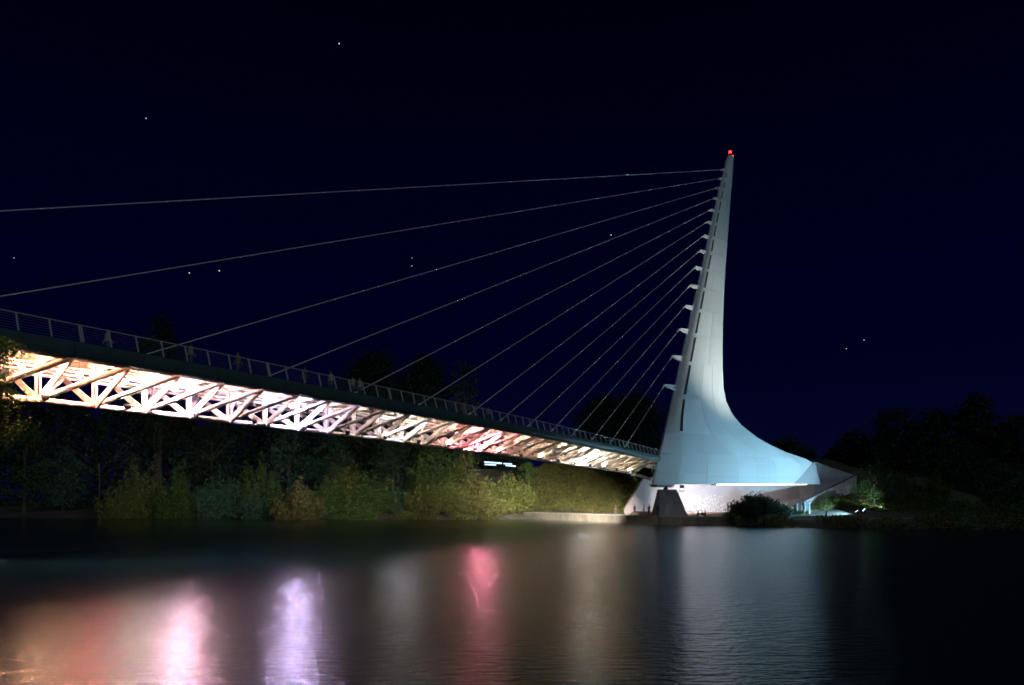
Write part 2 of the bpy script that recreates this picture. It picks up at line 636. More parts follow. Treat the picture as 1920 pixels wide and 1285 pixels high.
# sloped ends: a bevelled coping along the left slope
mb = MB()
mb.sweep([[wall_pt(s, z, 0.06), wall_pt(s, z, -0.98), wall_pt(s, z + 0.16, -0.98), wall_pt(s, z + 0.16, 0.06)] for s, z in tops[1:3]])
mb.build('coping', M['concrete'], ww)

# right parapet climbing to the point
pr = empty('parapet_wall', (PD[0], PD[1], ZP))
tag(pr, 'white sloping parapet wall climbing from the planting to the pointed end', 'wall')
dR = Vector((PE[0] - PD[0], PE[1] - PD[1], 0))
nR = Vector((dR.y, -dR.x, 0)).normalized()
def par_pt(t, z, off=0.0):
    p = Vector((PD[0], PD[1], 0)) + dR * t + nR * off
    return (p.x, p.y, z)
for i in range(6):
    t0, t1 = i / 6 + 0.002, (i + 1) / 6 - 0.002
    za, zb = 2.35 + t0 * 6.15, 2.35 + t1 * 6.15
    mb = MB()
    mb.sweep([[par_pt(t, 0.4, 0.25), par_pt(t, 0.4, -0.25), par_pt(t, z, -0.25), par_pt(t, z, 0.25)] for t, z in ((t0, za), (t1, zb))])
    mb.build('panel', M['concrete'], pr)
mb = MB()
mb.sweep([[par_pt(t, z, 0.30), par_pt(t, z, -0.30), par_pt(t, z + 0.1, -0.30), par_pt(t, z + 0.1, 0.30)] for t, z in ((0, 2.352), (1, 8.502))])
mb.build('coping', M['pier'], pr)

# ================================================================== pier
pc = at(1255, 968, 112.6)
pier = empty('pylon_pier', (pc.x, pc.y, ZP))
tag(pier, 'grey tapering concrete pier standing on the plaza under the pylon foot', 'pier')
mb = MB()
rows = []
for z, hw, dx in ((ZP - 0.05, 2.55, 0.0), (5.45, 1.33, -0.35), (5.5, 1.28, -0.35)):
    rows.append([(pc.x + dx + sx_ * hw, pc.y + sy_ * hw * 0.72, z) for sx_, sy_ in ((-1, -0.93), (-0.95, -1), (0.95, -1), (1, -0.93), (1, 1), (-1, 1))])
mb.sweep(rows)
mb.build('shaft', M['pier'], pier)
mb = MB()
mb.lathe((pc.x - 0.55, pc.y, 5.5), [(0.0, 0), (0.34, 0), (0.34, 0.3), (0.24, 0.32), (0.24, 0.75), (0, 0.75)], 20)
mb.build('bearing', M['dark'], pier)

# ================================================================== pylon
# outline in the photograph, put onto the pylon's own upright plane
PO = Vector((1237.5 / 1.0 - CX, 0, 0)) * (113.0 / F) + Vector((0, 113.0, 0))
PDIR = Vector((0.88, 0.475, 0)).normalized()
PNRM = Vector((PDIR.y, -PDIR.x, 0))          # towards the camera


def on_plane(px, py, off=0.0):
    """(s, z) on the pylon plane for a pixel"""
    k = (px - CX) / F
    o = PO + PNRM * off
    s = (k * o.y - o.x) / (PDIR.x - k * PDIR.y)
    y = o.y + PDIR.y * s
    return s, HC + (HY - py) / F * y


def ppt(s, z, v=0.0):
    p = PO + PDIR * s + PNRM * v
    return Vector((p.x, p.y, z))


front_px = [(1223, 911), (1231, 870), (1238, 845), (1258, 757), (1277, 671), (1297, 583), (1315, 504), (1333.5, 416), (1347, 360), (1357.5, 318), (1361, 301), (1365.5, 292)]
rear_px = [(1538, 909), (1531, 882), (1526.5, 864.5), (1512.5, 861), (1487, 854), (1453.7, 840), (1420, 820.7), (1392, 799.7), (1372.5, 777), (1361, 752), (1356.5, 728), (1354.6, 690), (1354.6, 655), (1355, 612), (1357, 556), (1359.8, 505), (1363, 462), (1368, 391), (1372, 345), (1375, 300), (1375.5, 292)]
fr = sorted([on_plane(*p)[::-1] for p in front_px])
def half_t(z):
    """half thickness of the pylon at height z"""
    return float(np.interp(z, [5, 12, 22, 40, 62], [2.1, 1.9, 1.35, 0.85, 0.42]))


re_ = sorted([on_plane(p[0], p[1], 0.82 * half_t(on_plane(*p)[1]))[::-1] for p in rear_px])
fz, fs = [p[0] for p in fr], [p[1] for p in fr]
rz, rsx = [p[0] for p in re_], [p[1] for p in re_]
Z_BOT = on_plane(1264, 909.5)[1]
Z_TAIL = on_plane(1538, 908)[1]
Z_TOP = fr[-1][0]
F_at = lambda z: float(np.interp(z, fz, fs))
R_at = lambda z: float(np.interp(z, rz, rsx))


def lens(u, z):
    a = half_t(z)
    return a * float(np.interp(u, [0, 0.05, 0.10, 0.16, 0.3, 0.5, 0.7, 0.88, 1.0], [0.10, 0.42, 0.63, 0.78, 0.92, 1.0, 1.0, 0.93, 0.82]))


def pyl(u, z, v_sign=1.0, extra=0.0):
    f_, r_ = F_at(z), R_at(z)
    zz = z
    if z < Z_BOT + 0.6:                       # the underside climbs a little towards the tail
        k = 1 - (z - Z_BOT) / 0.6
        zz = z + k * u * (Z_TAIL - Z_BOT)
    return ppt(f_ + (r_ - f_) * u, zz, v_sign * (lens(u, z) + extra))


slot_px = [((1360, 322), (1359, 332)), ((1357.5, 339), (1355, 350)), ((1353.6, 357), (1350.6, 370)), ((1349.8, 376), (1346.6, 392)), ((1345.6, 398), (1341.8, 416)), ((1341, 421.5), (1336.7, 442)), ((1335.6, 448), (1331, 470.5)), ((1330, 477), (1324.5, 503)), ((1323.5, 508), (1317.3, 539)), ((1316, 545), (1309.3, 579)), ((1308.5, 585), (1300.5, 625)), ((1299.5, 632), (1289.5, 678)), ((1288.5, 685), (1277.5, 740)), ((1276, 749), (1263.5, 808))]
slots = []
for (a_, b_) in slot_px:
    sa, za = on_plane(a_[0], a_[1], 0.8)
    sb, zb = on_plane(b_[0], b_[1], 0.8)
    slots.append((zb, za))
slots.sort()
def slot_u(z):
    return float(np.interp(z, [5, 14, 24, 45, 62], [0.12, 0.125, 0.16, 0.20, 0.24]))
def slot_w(z):
    return float(np.interp(z, [5, 14, 24, 40, 62], [0.025, 0.025, 0.045, 0.062, 0.095]))

seams = [Z_BOT] + [float(v) for v in (8.0, 11.2)] + [0.5 * (slots[i][1] + slots[i + 1][0]) for i in range(-1, len(slots) - 1) if i >= 0]
seams = sorted(seams + [slots[0][0] - 0.35, Z_TOP])
zrows = set()
for a_, b_ in zip(seams[:-1], seams[1:]):
    nst = max(2, int((b_ - a_) / 0.9))
    for k in range(nst + 1):
        zrows.add(round(a_ + (b_ - a_) * k / nst, 4))
for a_, b_ in slots:
    zrows.add(round(a_, 4)); zrows.add(round(b_, 4))
zrows = sorted(zrows)
pylon = empty('bridge_pylon', ppt(2, Z_BOT))
tag(pylon, 'tall white fin shaped steel pylon leaning back with a sweeping tail', 'pylon')


def ucols(z):
    c, w = slot_u(z), slot_w(z)
    a, b2 = c - w / 2, c + w / 2
    return [0, a * 0.5, a, b2] + [b2 + (1 - b2) * k / 14 for k in range(1, 15)]


def in_slot(z0, z1):
    zc = 0.5 * (z0 + z1)
    return any(a < zc < b2 for a, b2 in slots)


# core body: near skin (with open slots), far skin, edges
mb = MB()
near = [[pyl(u, z, 1) for u in ucols(z)] for z in zrows]
far = [[pyl(u, z, -1) for u in ucols(z)] for z in zrows]
nc = len(near[0])
V = [p for r_ in near for p in r_] + [p for r_ in far for p in r_]
o2 = len(zrows) * nc
Fc = []
for i in range(len(zrows) - 1):
    for j in range(nc - 1):
        if j == 2 and in_slot(zrows[i], zrows[i + 1]):
            continue
        Fc.append((i * nc + j, i * nc + j + 1, (i + 1) * nc + j + 1, (i + 1) * nc + j))
    for j in range(nc - 1):
        Fc.append((o2 + i * nc + j, o2 + (i + 1) * nc + j, o2 + (i + 1) * nc + j + 1, o2 + i * nc + j + 1))
mb.add(V, Fc, True)
ring = []
for i in range(len(zrows) - 1):
    ring.append((i * nc, (i + 1) * nc, o2 + (i + 1) * nc, o2 + i * nc))
    ring.append((i * nc + nc - 1, o2 + i * nc + nc - 1, o2 + (i + 1) * nc + nc - 1, (i + 1) * nc + nc - 1))
L_ = len(zrows) - 1
for j in range(nc - 1):
    ring.append((j, o2 + j, o2 + j + 1, j + 1))
    ring.append((L_ * nc + j, L_ * nc + j + 1, o2 + L_ * nc + j + 1, o2 + L_ * nc + j))
mb.f += ring
mb.sm += [False] * len(ring)
mb.build('shell', M['pylon_core'], pylon)

# outer plates of the near side, one object each
for a_, b_ in zip(seams[:-1], seams[1:]):
    zs = [z for z in zrows if a_ - 1e-3 <= z <= b_ + 1e-3]
    mid = 0.5 * (a_ + b_)
    wid = R_at(mid) - F_at(mid)
    ncol = 1 if mid > 34 else (2 if mid > 27 else (3 if mid > 11 else 6))
    groups = [(0, 2)]                                   # strip in front of the slots
    bounds = [3 + round(14 * k / ncol) for k in range(ncol + 1)]
    groups += list(zip(bounds[:-1], bounds[1:]))
    runs = [(j0, j1, list(range(len(zs) - 1))) for j0, j1 in groups]
    run = []
    for i in range(len(zs)):                            # between the slots: one filler plate for each closed stretch
        if i < len(zs) - 1 and not in_slot(zs[i], zs[i + 1]):
            run.append(i)
        elif run:
            runs.append((2, 3, run))
            run = []
    for (j0, j1, rows_) in runs:
        mb = MB()
        off = 0.03 + random.uniform(-0.004, 0.006)
        bulge = random.uniform(-0.012, 0.03)
        for i in rows_:
            P0, P1 = [], []
            for z, gz_ in ((zs[i], 0.035 if i == 0 else 0), (zs[i + 1], -0.035 if i + 1 == len(zs) - 1 else 0)):
                z_ = min(max(z + gz_, Z_BOT), Z_TOP)
                us = ucols(z)
                row = []
                for j in range(j0, j1 + 1):
                    u = us[j]
                    g = 0.025 / max(0.5, wid)
                    if j == j0 and j0 > 3: u += g
                    if j == j1 and 3 < j1 < 17: u -= g
                    bb = bulge * math.sin(math.pi * (j - j0) / max(1, j1 - j0))
                    row.append(pyl(u, z_, 1, off + bb))
                (P0 if z == zs[i] else P1).extend(row)
            k = len(P0)
            mb.add(P0 + P1, [(j, j + 1, k + j + 1, k + j) for j in range(k - 1)], True)
        o = mb.build('steel_plate', M['pylon'], pylon)
        wm = o.modifiers.new('weld', 'WELD')
        wm.merge_threshold = 0.001
        sol = o.modifiers.new('thick', 'SOLIDIFY')
        sol.thickness = 0.025
        sol.offset = -1
        es = o.modifiers.new('edges', 'EDGE_SPLIT')
        es.split_angle = math.radians(35)

# the slots: lined pockets
for a_, b_ in slots:
    mb = MB()
    lv = []
    for z in (a_, b_):
        us = ucols(z)
        for u in (us[2], us[3]):
            lv.append(pyl(u, z, 1, 0.03))
        for u in (us[3], us[2]):
            q = pyl(u, z, 1, 0.0)
            lv.append(q - PNRM * min(0.7, half_t(z) * 0.8))
    mb.add(lv, [(3, 2, 6, 7), (0, 3, 7, 4), (2, 1, 5, 6), (0, 1, 2, 3), (4, 7, 6, 5)])
    mb.build('slot_recess', M['recess'], pylon)

# tail fold: the darker facet at the lower rear, and the end cap
mb = MB()
def tp(px, py, v):
    s, z = on_plane(px, py, v)
    return ppt(s, z, v)
q = [tp(1526.8, 866.5, 1.75), tp(1531.5, 883, 1.83), tp(1538.5, 908.5, 1.92), tp(1488, 908.2, 2.06), tp(1499, 898, 2.03)]
mb.add(q + [p - PNRM * 0.9 for p in q], [(0, 4, 3, 2, 1), (5, 6, 7, 8, 9)] + [(i, (i + 1) % 5, 5 + (i + 1) % 5, 5 + i) for i in range(5)])
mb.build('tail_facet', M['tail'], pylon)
# foot under the front corner
mb = MB()
zb = Z_BOT
f0 = [ppt(F_at(zb) + s, zb - dz, v) for s, dz, v in ((0.05, 0.0, 0.9), (3.7, 0.02, 1.15), (3.4, 0.42, 0.9), (0.35, 0.36, 0.7), (0.05, 0.0, -0.9), (3.7, 0.02, -1.15), (3.4, 0.42, -0.9), (0.35, 0.36, -0.7))]
mb.add(f0, [(0, 3, 2, 1), (4, 5, 6, 7), (0, 4, 7, 3), (1, 2, 6, 5), (3, 7, 6, 2), (0, 1, 5, 4)])
mb.build('foot', M['pylon_core'], pylon)
# light strip along the lower edge
M['strip'] = emitter('warm_strip_light', (1.0, 0.72, 0.50), 5.5)
sa = on_plane(1343, 909.5, 1.3)[0]
sb = on_plane(1511, 908.5, 1.3)[0]
zu = lambda s: Z_BOT + (Z_TAIL - Z_BOT) * (s - F_at(Z_BOT)) / (R_at(Z_BOT) - F_at(Z_BOT))
mb = MB()
mb.bar(ppt(sa, zu(sa) - 0.09, 1.35), ppt(sb, zu(sb) - 0.09, 1.35), (0, 0, 1), 0.14, 0.3)
mb.build('light_strip', M['strip'], pylon)
for s0, s1 in ((sa - 1.0, sa - 0.1), (sb + 0.1, sb + 1.4)):
    mb = MB()
    mb.bar(ppt(s0, zu(s0) - 0.1, 1.35), ppt(s1, zu(s1) - 0.1, 1.35), (0, 0, 1), 0.16, 0.3)
    mb.build('strip_end', M['dark'], pylon)
# tip
tipz = Z_TOP
mb = MB()
c = ppt(0.5 * (F_at(tipz) + R_at(tipz)), tipz)
mb.lathe(c, [(0.0, 0), (0.2, 0), (0.2, 0.12), (0.08, 0.15), (0.08, 0.4), (0.22, 0.42), (0.22, 0.48), (0, 0.48)], 12)
mb.build('beacon_mount', M['dark'], pylon)
bc = empty('beacon_lamp', c + Vector((0, 0, 0.48)))
tag(bc, 'red warning beacon glowing on the tip of the pylon', 'lamp')
mb = MB()
mb.lathe(c + Vector((0, 0, 0.48)), [(0.2, 0), (0.22, 0.15), (0.18, 0.3), (0.1, 0.4), (0, 0.42)], 14)
mb.build('lens', emitter('red_beacon_glass', (1.0, 0.004, 0.004), 60), bc)
mb = MB()
mb.lathe(c + Vector((0.35, -0.3, -0.15)), [(0, 0), (0.1, 0), (0.11, 0.08), (0.06, 0.17), (0, 0.18)], 12)
mb.build('marker', emitter('red_marker_glass', (1.0, 0.05, 0.04), 4), bc)

# brackets and stay cables
brk = [(1355, 318.5, 10), (1350.5, 335, 10), (1345.5, 352.5, 11), (1340, 372, 11), (1333.5, 393.5, 11), (1327.5, 416, 11), (1320.5, 442, 12), (1313.5, 470, 12), (1304.5, 501, 13), (1295.5, 535, 14), (1286, 573.5, 15), (1275.5, 617, 17), (1262, 667.5, 19), (1247, 722, 21)]
anch = [-6.8, -3.0, 1.0, 4.1, 7.1, 9.9, 12.6, 14.6, 16.6, 18.5, 20.4, 22.4, 24.4, 26.3]
anch_h = 7.75
order = ['topmost', 'second from the top', 'third from the top', 'fourth from the top', 'fifth from the top', 'sixth from the top', 'seventh from the top', 'seventh from the bottom', 'sixth from the bottom', 'fifth from the bottom', 'fourth from the bottom', 'third from the bottom', 'second from the bottom', 'lowest']
tips = []
for i, (bx, by, ln) in enumerate(brk):
    s_out, z_out = on_plane(bx - 1, by)
    zin = z_out - 0.012 * ln
    s_in = F_at(zin) + 0.35
    tip = ppt(s_out, z_out)
    tips.append(tip)
    inn = ppt(s_in, zin)
    d_ = inn - tip
    mb = MB()
    hgt = 0.10 + 0.018 * ln
    # paired gusset plates, deep at the pylon and shallow at the tip, with a cross plate
    for v in (-0.16, 0.16):
        a0 = tip + PNRM * v
        b0 = inn + PNRM * v
        mb.add([a0 + Vector((0, 0, 0.09)), a0 - Vector((0, 0, 0.09)), b0 - Vector((0, 0, hgt * 1.5)), b0 + Vector((0, 0, hgt * 0.9))]
               + [p + PNRM * 0.04 for p in (a0 + Vector((0, 0, 0.09)), a0 - Vector((0, 0, 0.09)), b0 - Vector((0, 0, hgt * 1.5)), b0 + Vector((0, 0, hgt * 0.9)))],
               [(0, 1, 2, 3), (7, 6, 5, 4), (0, 4, 5, 1), (1, 5, 6, 2), (2, 6, 7, 3), (3, 7, 4, 0)])
    mb.bar(tip - Vector((0, 0, 0.1)), inn - Vector((0, 0, hgt * 1.5)), PNRM, 0.42, 0.05)
    mb.build('cable_bracket', M['pylon'], pylon)
    mb = MB()
    mb.tube([tip - PNRM * 0.3, tip + PNRM * 0.3], 0.10, 10)
    mb.build('pin', M['cable'], pylon)

for i, (n, tip) in enumerate(zip(anch, tips)):
    a0 = bp(n, 0, anch_h)
    d = (tip - a0)
    cab = empty('stay_cable', a0)
    tag(cab, 'pale steel stay cable, %s of the fourteen on the pylon' % order[i], 'cable', 'stay cables fanning from pylon to deck')
    mb = MB()
    sag = 0.004 * d.length
    pts = [a0 + d * t - Vector((0, 0, 4 * sag * t * (1 - t) * 0.0)) for t in (0, 0.5, 1)]
    mb.tube(pts, 0.033, 10)
    mb.build('strand', M['cable'], cab)
    mb = MB()
    u = d.normalized()
    mb.tube([a0 + u * 0.2, a0 + u * 3.0], 0.10, 10)
    mb.build('deck_socket', M['cable'], cab)
    mb = MB()
    mb.tube([tip - u * 1.0, tip - u * 0.05], 0.10, 10)
    mb.build('pylon_socket', M['cable'], cab)

# ================================================================== footbridge
fbg = empty('footbridge', bp(10, 0, 8))
tag(fbg, 'long cambered footbridge with brightly lit cream truss below a dark railed deck', 'bridge')
NS = list(range(NA, NB + 1))
fine = [NA + 0.5 * k for k in range(int((NB - NA) * 2) + 2)]
mb = MB()
mb.tube([bp(n, 0, H_CHORD) for n in fine], 0.155, 12)
mb.build('bottom_chord', M['truss'], fbg)
for side in (1, -1):
    for n in NS:
        B = bp(n, 0.08 * side, H_CHORD + 0.02)
        T = bp(n, 3.62 * side, H_FB + 0.06)
        mb = MB()
        mb.bar(B, T, Vector((0, 0, 1)), 0.40, 0.09, 0.34, 0.09)
        mb.build('strut', M['truss'], fbg)
        if n < NB:
            mb = MB()
            mb.tube([bp(n, 0.10 * side, H_CHORD + 0.05), bp(n + 1, 3.55 * side, H_FB + 0.02)], 0.15, 10)
            mb.build('diagonal', M['truss'], fbg)
for n in NS:
    mb = MB()
    for k in (-1, 1):
        p = AX * (0.10 * k)
        mb.bar(bp(n, 0, H_CHORD + 0.1) + p, bp(n, 0, 8.05) + p, WX, 0.22, 0.035)
    mb.build('post_plate', M['truss'], fbg)
    # cross beam, deep in the middle
    mb = MB()
    top = 8.20
    prof = [(-3.5, top), (-3.5, 7.92), (-1.2, 7.70), (0, 7.66), (1.2, 7.70), (3.5, 7.92), (3.5, top)]
    nn = len(prof)
    VV = [bp(n, w, h) - AX * 0.06 for w, h in prof] + [bp(n, w, h) + AX * 0.06 for w, h in prof]
    mb.add(VV, [tuple(range(nn)), tuple(reversed(range(nn, 2 * nn)))] + [(i, nn + i, nn + (i + 1) % nn, (i + 1) % nn) for i in range(nn)])
    mb.build('cross_beam', M['truss'], fbg)
for w in (-2.3, -0.75, 0.75, 2.3):
    mb = MB()
    mb.sweep([[bp(n, w - 0.09, 7.98), bp(n, w + 0.09, 7.98), bp(n, w + 0.09, 8.18), bp(n, w - 0.09, 8.18)] for n in fine])
    mb.build('stringer', M['truss'], fbg)
for w, r_, h in ((-0.35, 0.07, 7.5), (0.42, 0.05, 7.55), (-1.5, 0.06, 7.45)):
    mb = MB()
    mb.tube([bp(n, w, h) for n in fine], r_, 8)
    mb.build('service_pipe', M['truss'], fbg)
for side in (1, -1):
    mb = MB()
    mb.tube([bp(n, 3.4 * side, H_FB + 0.05) for n in fine], 0.13, 10)
    mb.build('edge_pipe', M['truss'], fbg)
for n in (-4.4, -0.4, 2.35, 3.4, 5.4, 8.6, 10.6, 13.4):
    mb = MB()
    c = bp(n, -1.7, 7.15)
    mb.box(c, 0.55, 0.85, 0.42, -TH)
    mb.bar(c + Vector((0, 0, 0.2)), bp(n, -1.7, 8.2), AX, 0.3, 0.05)
    mb.build('ballast_box', M['dark'], fbg)
# frosted glass deck
m, N, Lk, b = mat('frosted_deck_glass')
n1 = N.new('ShaderNodeTexNoise')
n1.inputs['Scale'].default_value = 1.5
Lk.new(coords(N, Lk), n1.inputs['Vector'])
r = N.new('ShaderNodeValToRGB')
r.color_ramp.elements[0].color = (0.60, 0.62, 0.56, 1)
r.color_ramp.elements[1].color = (0.80, 0.80, 0.75, 1)
Lk.new(n1.outputs[0], r.inputs[0])
Lk.new(r.outputs[0], b.inputs['Base Color'])
b.inputs['Roughness'].default_value = 0.35
tr = N.new('ShaderNodeBsdfTranslucent')
tr.inputs[0].default_value = (0.35, 0.45, 0.40, 1)
mxs = N.new('ShaderNodeMixShader')
mxs.inputs[0].default_value = 0.05
Lk.new(b.outputs[0], mxs.inputs[1])
Lk.new(tr.outputs[0], mxs.inputs[2])
Lk.new(mxs.outputs[0], N['Material Output'].inputs[0])
M['glass'] = m
for n in NS[:-1]:
    mb = MB()
    for w0, w1 in ((-3.42, -1.15), (-1.13, 1.13), (1.15, 3.42)):
        mb.sweep([[bp(q, w0, 8.215), bp(q, w1, 8.215), bp(q, w1, 8.27), bp(q, w0, 8.27)] for q in (n + 0.008, n + 0.5, n + 0.992)])
    mb.build('deck_panel', M['glass'], fbg)
# rounded edge beams in four-panel lengths
PROF = [(3.42, 8.43), (3.42, 8.05), (3.50, 7.62), (3.60, 7.51), (3.72, 7.53), (3.83, 7.66), (3.89, 7.90), (3.88, 8.15), (3.80, 8.36), (3.66, 8.43)]
joints = [NA, -8, -4, 0, 4, 8, 12, 16, 20, 24, 28, 28.75]
for side in (1, -1):
    for j0, j1 in zip(joints[:-1], joints[1:]):
        if j1 <= j0: continue
        k = max(2, int((j1 - j0) * 2))
        ns = [j0 + 0.011 + (j1 - j0 - 0.022) * t / k for t in range(k + 1)]
        prof = PROF if side == 1 else PROF[::-1]
        mb = MB()
        mb.sweep([[bp(n, w * side, h) for w, h in prof] for n in ns])
        o = mb.build('edge_beam', M['fascia'], fbg)
# railings: canted posts, wires and handrail
for side in (1, -1):
    for k in range(int((NB - NA) * 2) + 2):
        n = NA + 0.5 * k + 0.15
        joint = (k % 8 == 2)
        mb = MB()
        for q in ((-0.02, 0.02) if joint else (0,)):
            mb.bar(bp(n + q, 3.72 * side, H_FT - 0.02), bp(n + q, 3.45 * side, H_RAIL), WX, 0.10, 0.042)
        mb.build('rail_post', M['rail'], fbg)
    nn = [NA + 0.15 + 0.5 * k for k in range(int((NB - NA) * 2) + 2)]
    mb = MB()
    mb.tube([bp(n, 3.44 * side, H_RAIL + 0.02) for n in nn], 0.036, 8)
    mb.build('handrail', M['rail'], fbg)
    for k in range(6):
        t = (k + 0.7) / 6.6
        mb = MB()
        mb.tube([bp(n, (3.72 - 0.27 * t) * side, H_FT + (H_RAIL - H_FT) * t) for n in nn], 0.005, 5)
        mb.build('rail_wire', M['rail'], fbg)
# cable anchors below the deck
for n in anch:
    mb = MB()
    c = bp(n, 0, 7.05)
    mb.tube([c, c + Vector((0, 0, 1.1))], 0.27, 14)
    mb.tube([c + Vector((0, 0, 0.55)) - AX * 0.85, c + Vector((0, 0, 0.55)) + AX * 0.2], 0.11, 10)
    mb.tube([c + Vector((0, 0, 0.25)) - WX * 0.7, c + Vector((0, 0, 0.25)) + WX * 0.7], 0.10, 10)
    mb.build('cable_anchor', M['truss'], fbg)
# landing that runs on behind the pylon to the levee
mb = MB()
mb.sweep([[bp(n, -3.6, 7.75), bp(n, -0.6, 7.75), bp(n, -0.6, 8.27), bp(n, -3.6, 8.27)] for n in (28.76, 30, 32, 34, 36)])
mb.build('landing', M['concrete'], fbg)
# raking end plates where the chord meets the pylon
mb = MB()
mb.bar(bp(28, 0, H_CHORD), bp(29.9, 0.9, H_CHORD - 0.55), Vector((0, 0, 1)), 0.5, 0.3, 0.35, 0.3)
mb.build('end_plate', M['truss'], fbg)
mb = MB()
mb.bar(bp(28.4, 3.3, 7.9), bp(29.6, 1.4, 6.0), Vector((0, 0, 1)), 0.4, 0.1)
mb.build('end_plate', M['truss'], fbg)

# ------------------------------------------------------------------ lamps inside the truss
GLOBES = [  # bare globes that throw the coloured streaks: position in panels, colour, strength factor
    (-0.5, (1.0, 0.52, 0.30), 2.2), (0.45, (1.0, 0.28, 0.24), 1.6), (1.3, (1.0, 0.76, 0.66), 1.5), (2.32, (1.0, 0.58, 0.76), 5.2), (5.36, (0.70, 0.56, 1.0), 4.0),
    (9.3, (0.80, 0.86, 1.0), 0.9), (13.36, (1.0, 0.24, 0.38), 4.5), (21.34, (0.90, 0.93, 1.0), 2.2)]
GLE = 1350.0
words = ['first', 'second', 'third', 'fourth', 'fifth', 'sixth', 'seventh', 'eighth', 'ninth', 'tenth', 'eleventh', 'twelfth', 'thirteenth', 'fourteenth', 'fifteenth', 'sixteenth', 'seventeenth', 'eighteenth', 'nineteenth', 'twentieth', 'twenty-first', 'twenty-second', 'twenty-third', 'twenty-fourth', 'twenty-fifth']
for i, (n, c, k) in enumerate(GLOBES):
    p = bp(n, 1.6, 7.02)
    t = empty('globe_lamp', p)
    tag(t, 'bare glowing globe lamp hanging inside the truss, %s of its kind from the pylon' % words[len(GLOBES) - 1 - i], 'lamp', 'globe lamps inside the bridge truss')
    mb = MB()
    mb.tube([p + Vector((0, 0, 0.13)), p + Vector((0, 0, 1.18))], 0.02, 6)
    mb.lathe(p, [(0.0, 0.26), (0.05, 0.26), (0.085, 0.2), (0.085, 0.1), (0, 0.1)], 14)
    mb.build('pendant', M['dark'], t)
    mb = MB()
    mb.lathe(p, [(0, -0.13), (0.065, -0.11), (0.11, -0.065), (0.13, 0), (0.11, 0.065), (0.06, 0.11)], 12)
    mb.build('globe', emitter('globe_glass_%d' % i, c, GLE * k), t)
M['lens_warm'] = emitter('uplight_glass_warm', (1.0, 0.80, 0.64), 760.0)
M['lens_pale'] = emitter('uplight_glass_pale', (1.0, 0.84, 0.74), 680.0)
M['lens_gold'] = emitter('uplight_glass_gold', (1.0, 0.82, 0.66), 1350.0)
UPL = [-7.5 + 1.5 * k for k in range(24)]
for i, n in enumerate(UPL):
    p = bp(n, 0.8, H_CHORD - 0.12)
    t = empty('truss_uplight', p)
    tag(t, 'dark bucket uplight on the truss bottom chord, %s from the pylon' % words[len(UPL) - 1 - i], 'lamp', 'bucket uplights inside the bridge truss')
    mb = MB()
    mb.lathe(p, [(0, 0), (0.06, 0), (0.06, 0.05), (0.17, 0.08), (0.22, 0.34), (0.205, 0.34), (0.16, 0.12), (0, 0.115)], 14)
    mb.bar(p + Vector((0, 0, 0.03)), bp(n, 0.1, H_CHORD - 0.09), Vector((0, 0, 1)), 0.08, 0.06)
    mb.build('housing', M['dark'], t)
    mb = MB()
    mb.lathe(p + Vector((0, 0, 0.22)), [(0.17, 0), (0.1, 0.012), (0, 0.015)], 12)
    mb.build('lens', M['lens_gold' if n > 9 else ('lens_pale' if 2 < n < 9 else 'lens_warm')], t)


def spot(name, loc, target, power, angle, col, blend=0.5, r=0.12):
    l = bpy.data.lights.new(name, 'SPOT')
    l.energy = power
    l.spot_size = math.radians(angle)
    l.spot_blend = blend
    l.color = col
    l.shadow_soft_size = r
    o = bpy.data.objects.new(name, l)
    o.location = loc
    o.rotation_euler = (Vector(target) - Vector(loc)).to_track_quat('-Z', 'Y').to_euler()
    COL.objects.link(o)
    return o


def floodlight(p, target, label, power, angle, col, blend, glow):
    t = empty('floodlight', p)
    tag(t, label, 'floodlight', 'floodlights aimed at the pylon')
    d = (Vector(target) - Vector(p)).normalized()
    head = Vector(p) + Vector((0, 0, 0.75))
    side = d.cross(Vector((0, 0, 1))).normalized()
    mb = MB()
    mb.bar(head - d * 0.25, head + d * 0.16, side, 0.5, 0.36, 0.72, 0.52)
    mb.build('housing', M['dark'], t)
    mb = MB()
    mb.bar(head + d * 0.165, head + d * 0.19, side, 0.64, 0.46)
    mb.build('lens', emitter('flood_glass', col, glow), t)
    mb = MB()
    for s in (-1, 1):
        mb.bar(Vector(p) + side * 0.4 * s, head + side * 0.40 * s, d, 0.07, 0.03)
    mb.bar(Vector(p) - side * 0.42, Vector(p) + side * 0.42, d, 0.3, 0.06)
    mb.build('yoke', M['dark'], t)
    sp = spot('floodlight_beam', head + d * 0.35, target, power, angle, col, blend, 0.2)
    sp.parent = t
    sp.location = head + d * 0.35 - Vector(p)
    return t


gz = lambda x, y: float(terrain(np.array([x]), np.array([y]))[0])
fl = at(1622, 967, 109.0)
flz = gz(fl.x, fl.y)
floodlight((fl.x, fl.y, flz), ppt(14.5, 20), 'white floodlight on the lawn beside the path, aimed at the pylon', 2.1e4, 132, (0.40, 0.78, 1.0), 0.35, 15)
floodlight((60.5, 115.0, gz(60.5, 115.0)), (56.5, 128, 6.2), 'added low floodlight on the lawn lighting the white parapet', 3.2e3, 84, (0.62, 0.86, 1.0), 0.8, 6)  # added lamp, brightens the parapet outside the main beam
fl2 = (fl.x - 2.4, fl.y - 2.6, gz(fl.x - 2.4, fl.y - 2.6))
floodlight(fl2, ppt(10.5, 31), 'second floodlight on the lawn nearer the water, tilted up the pylon', 7.0e4, 34, (1.0, 0.92, 0.78), 1.0, 5)

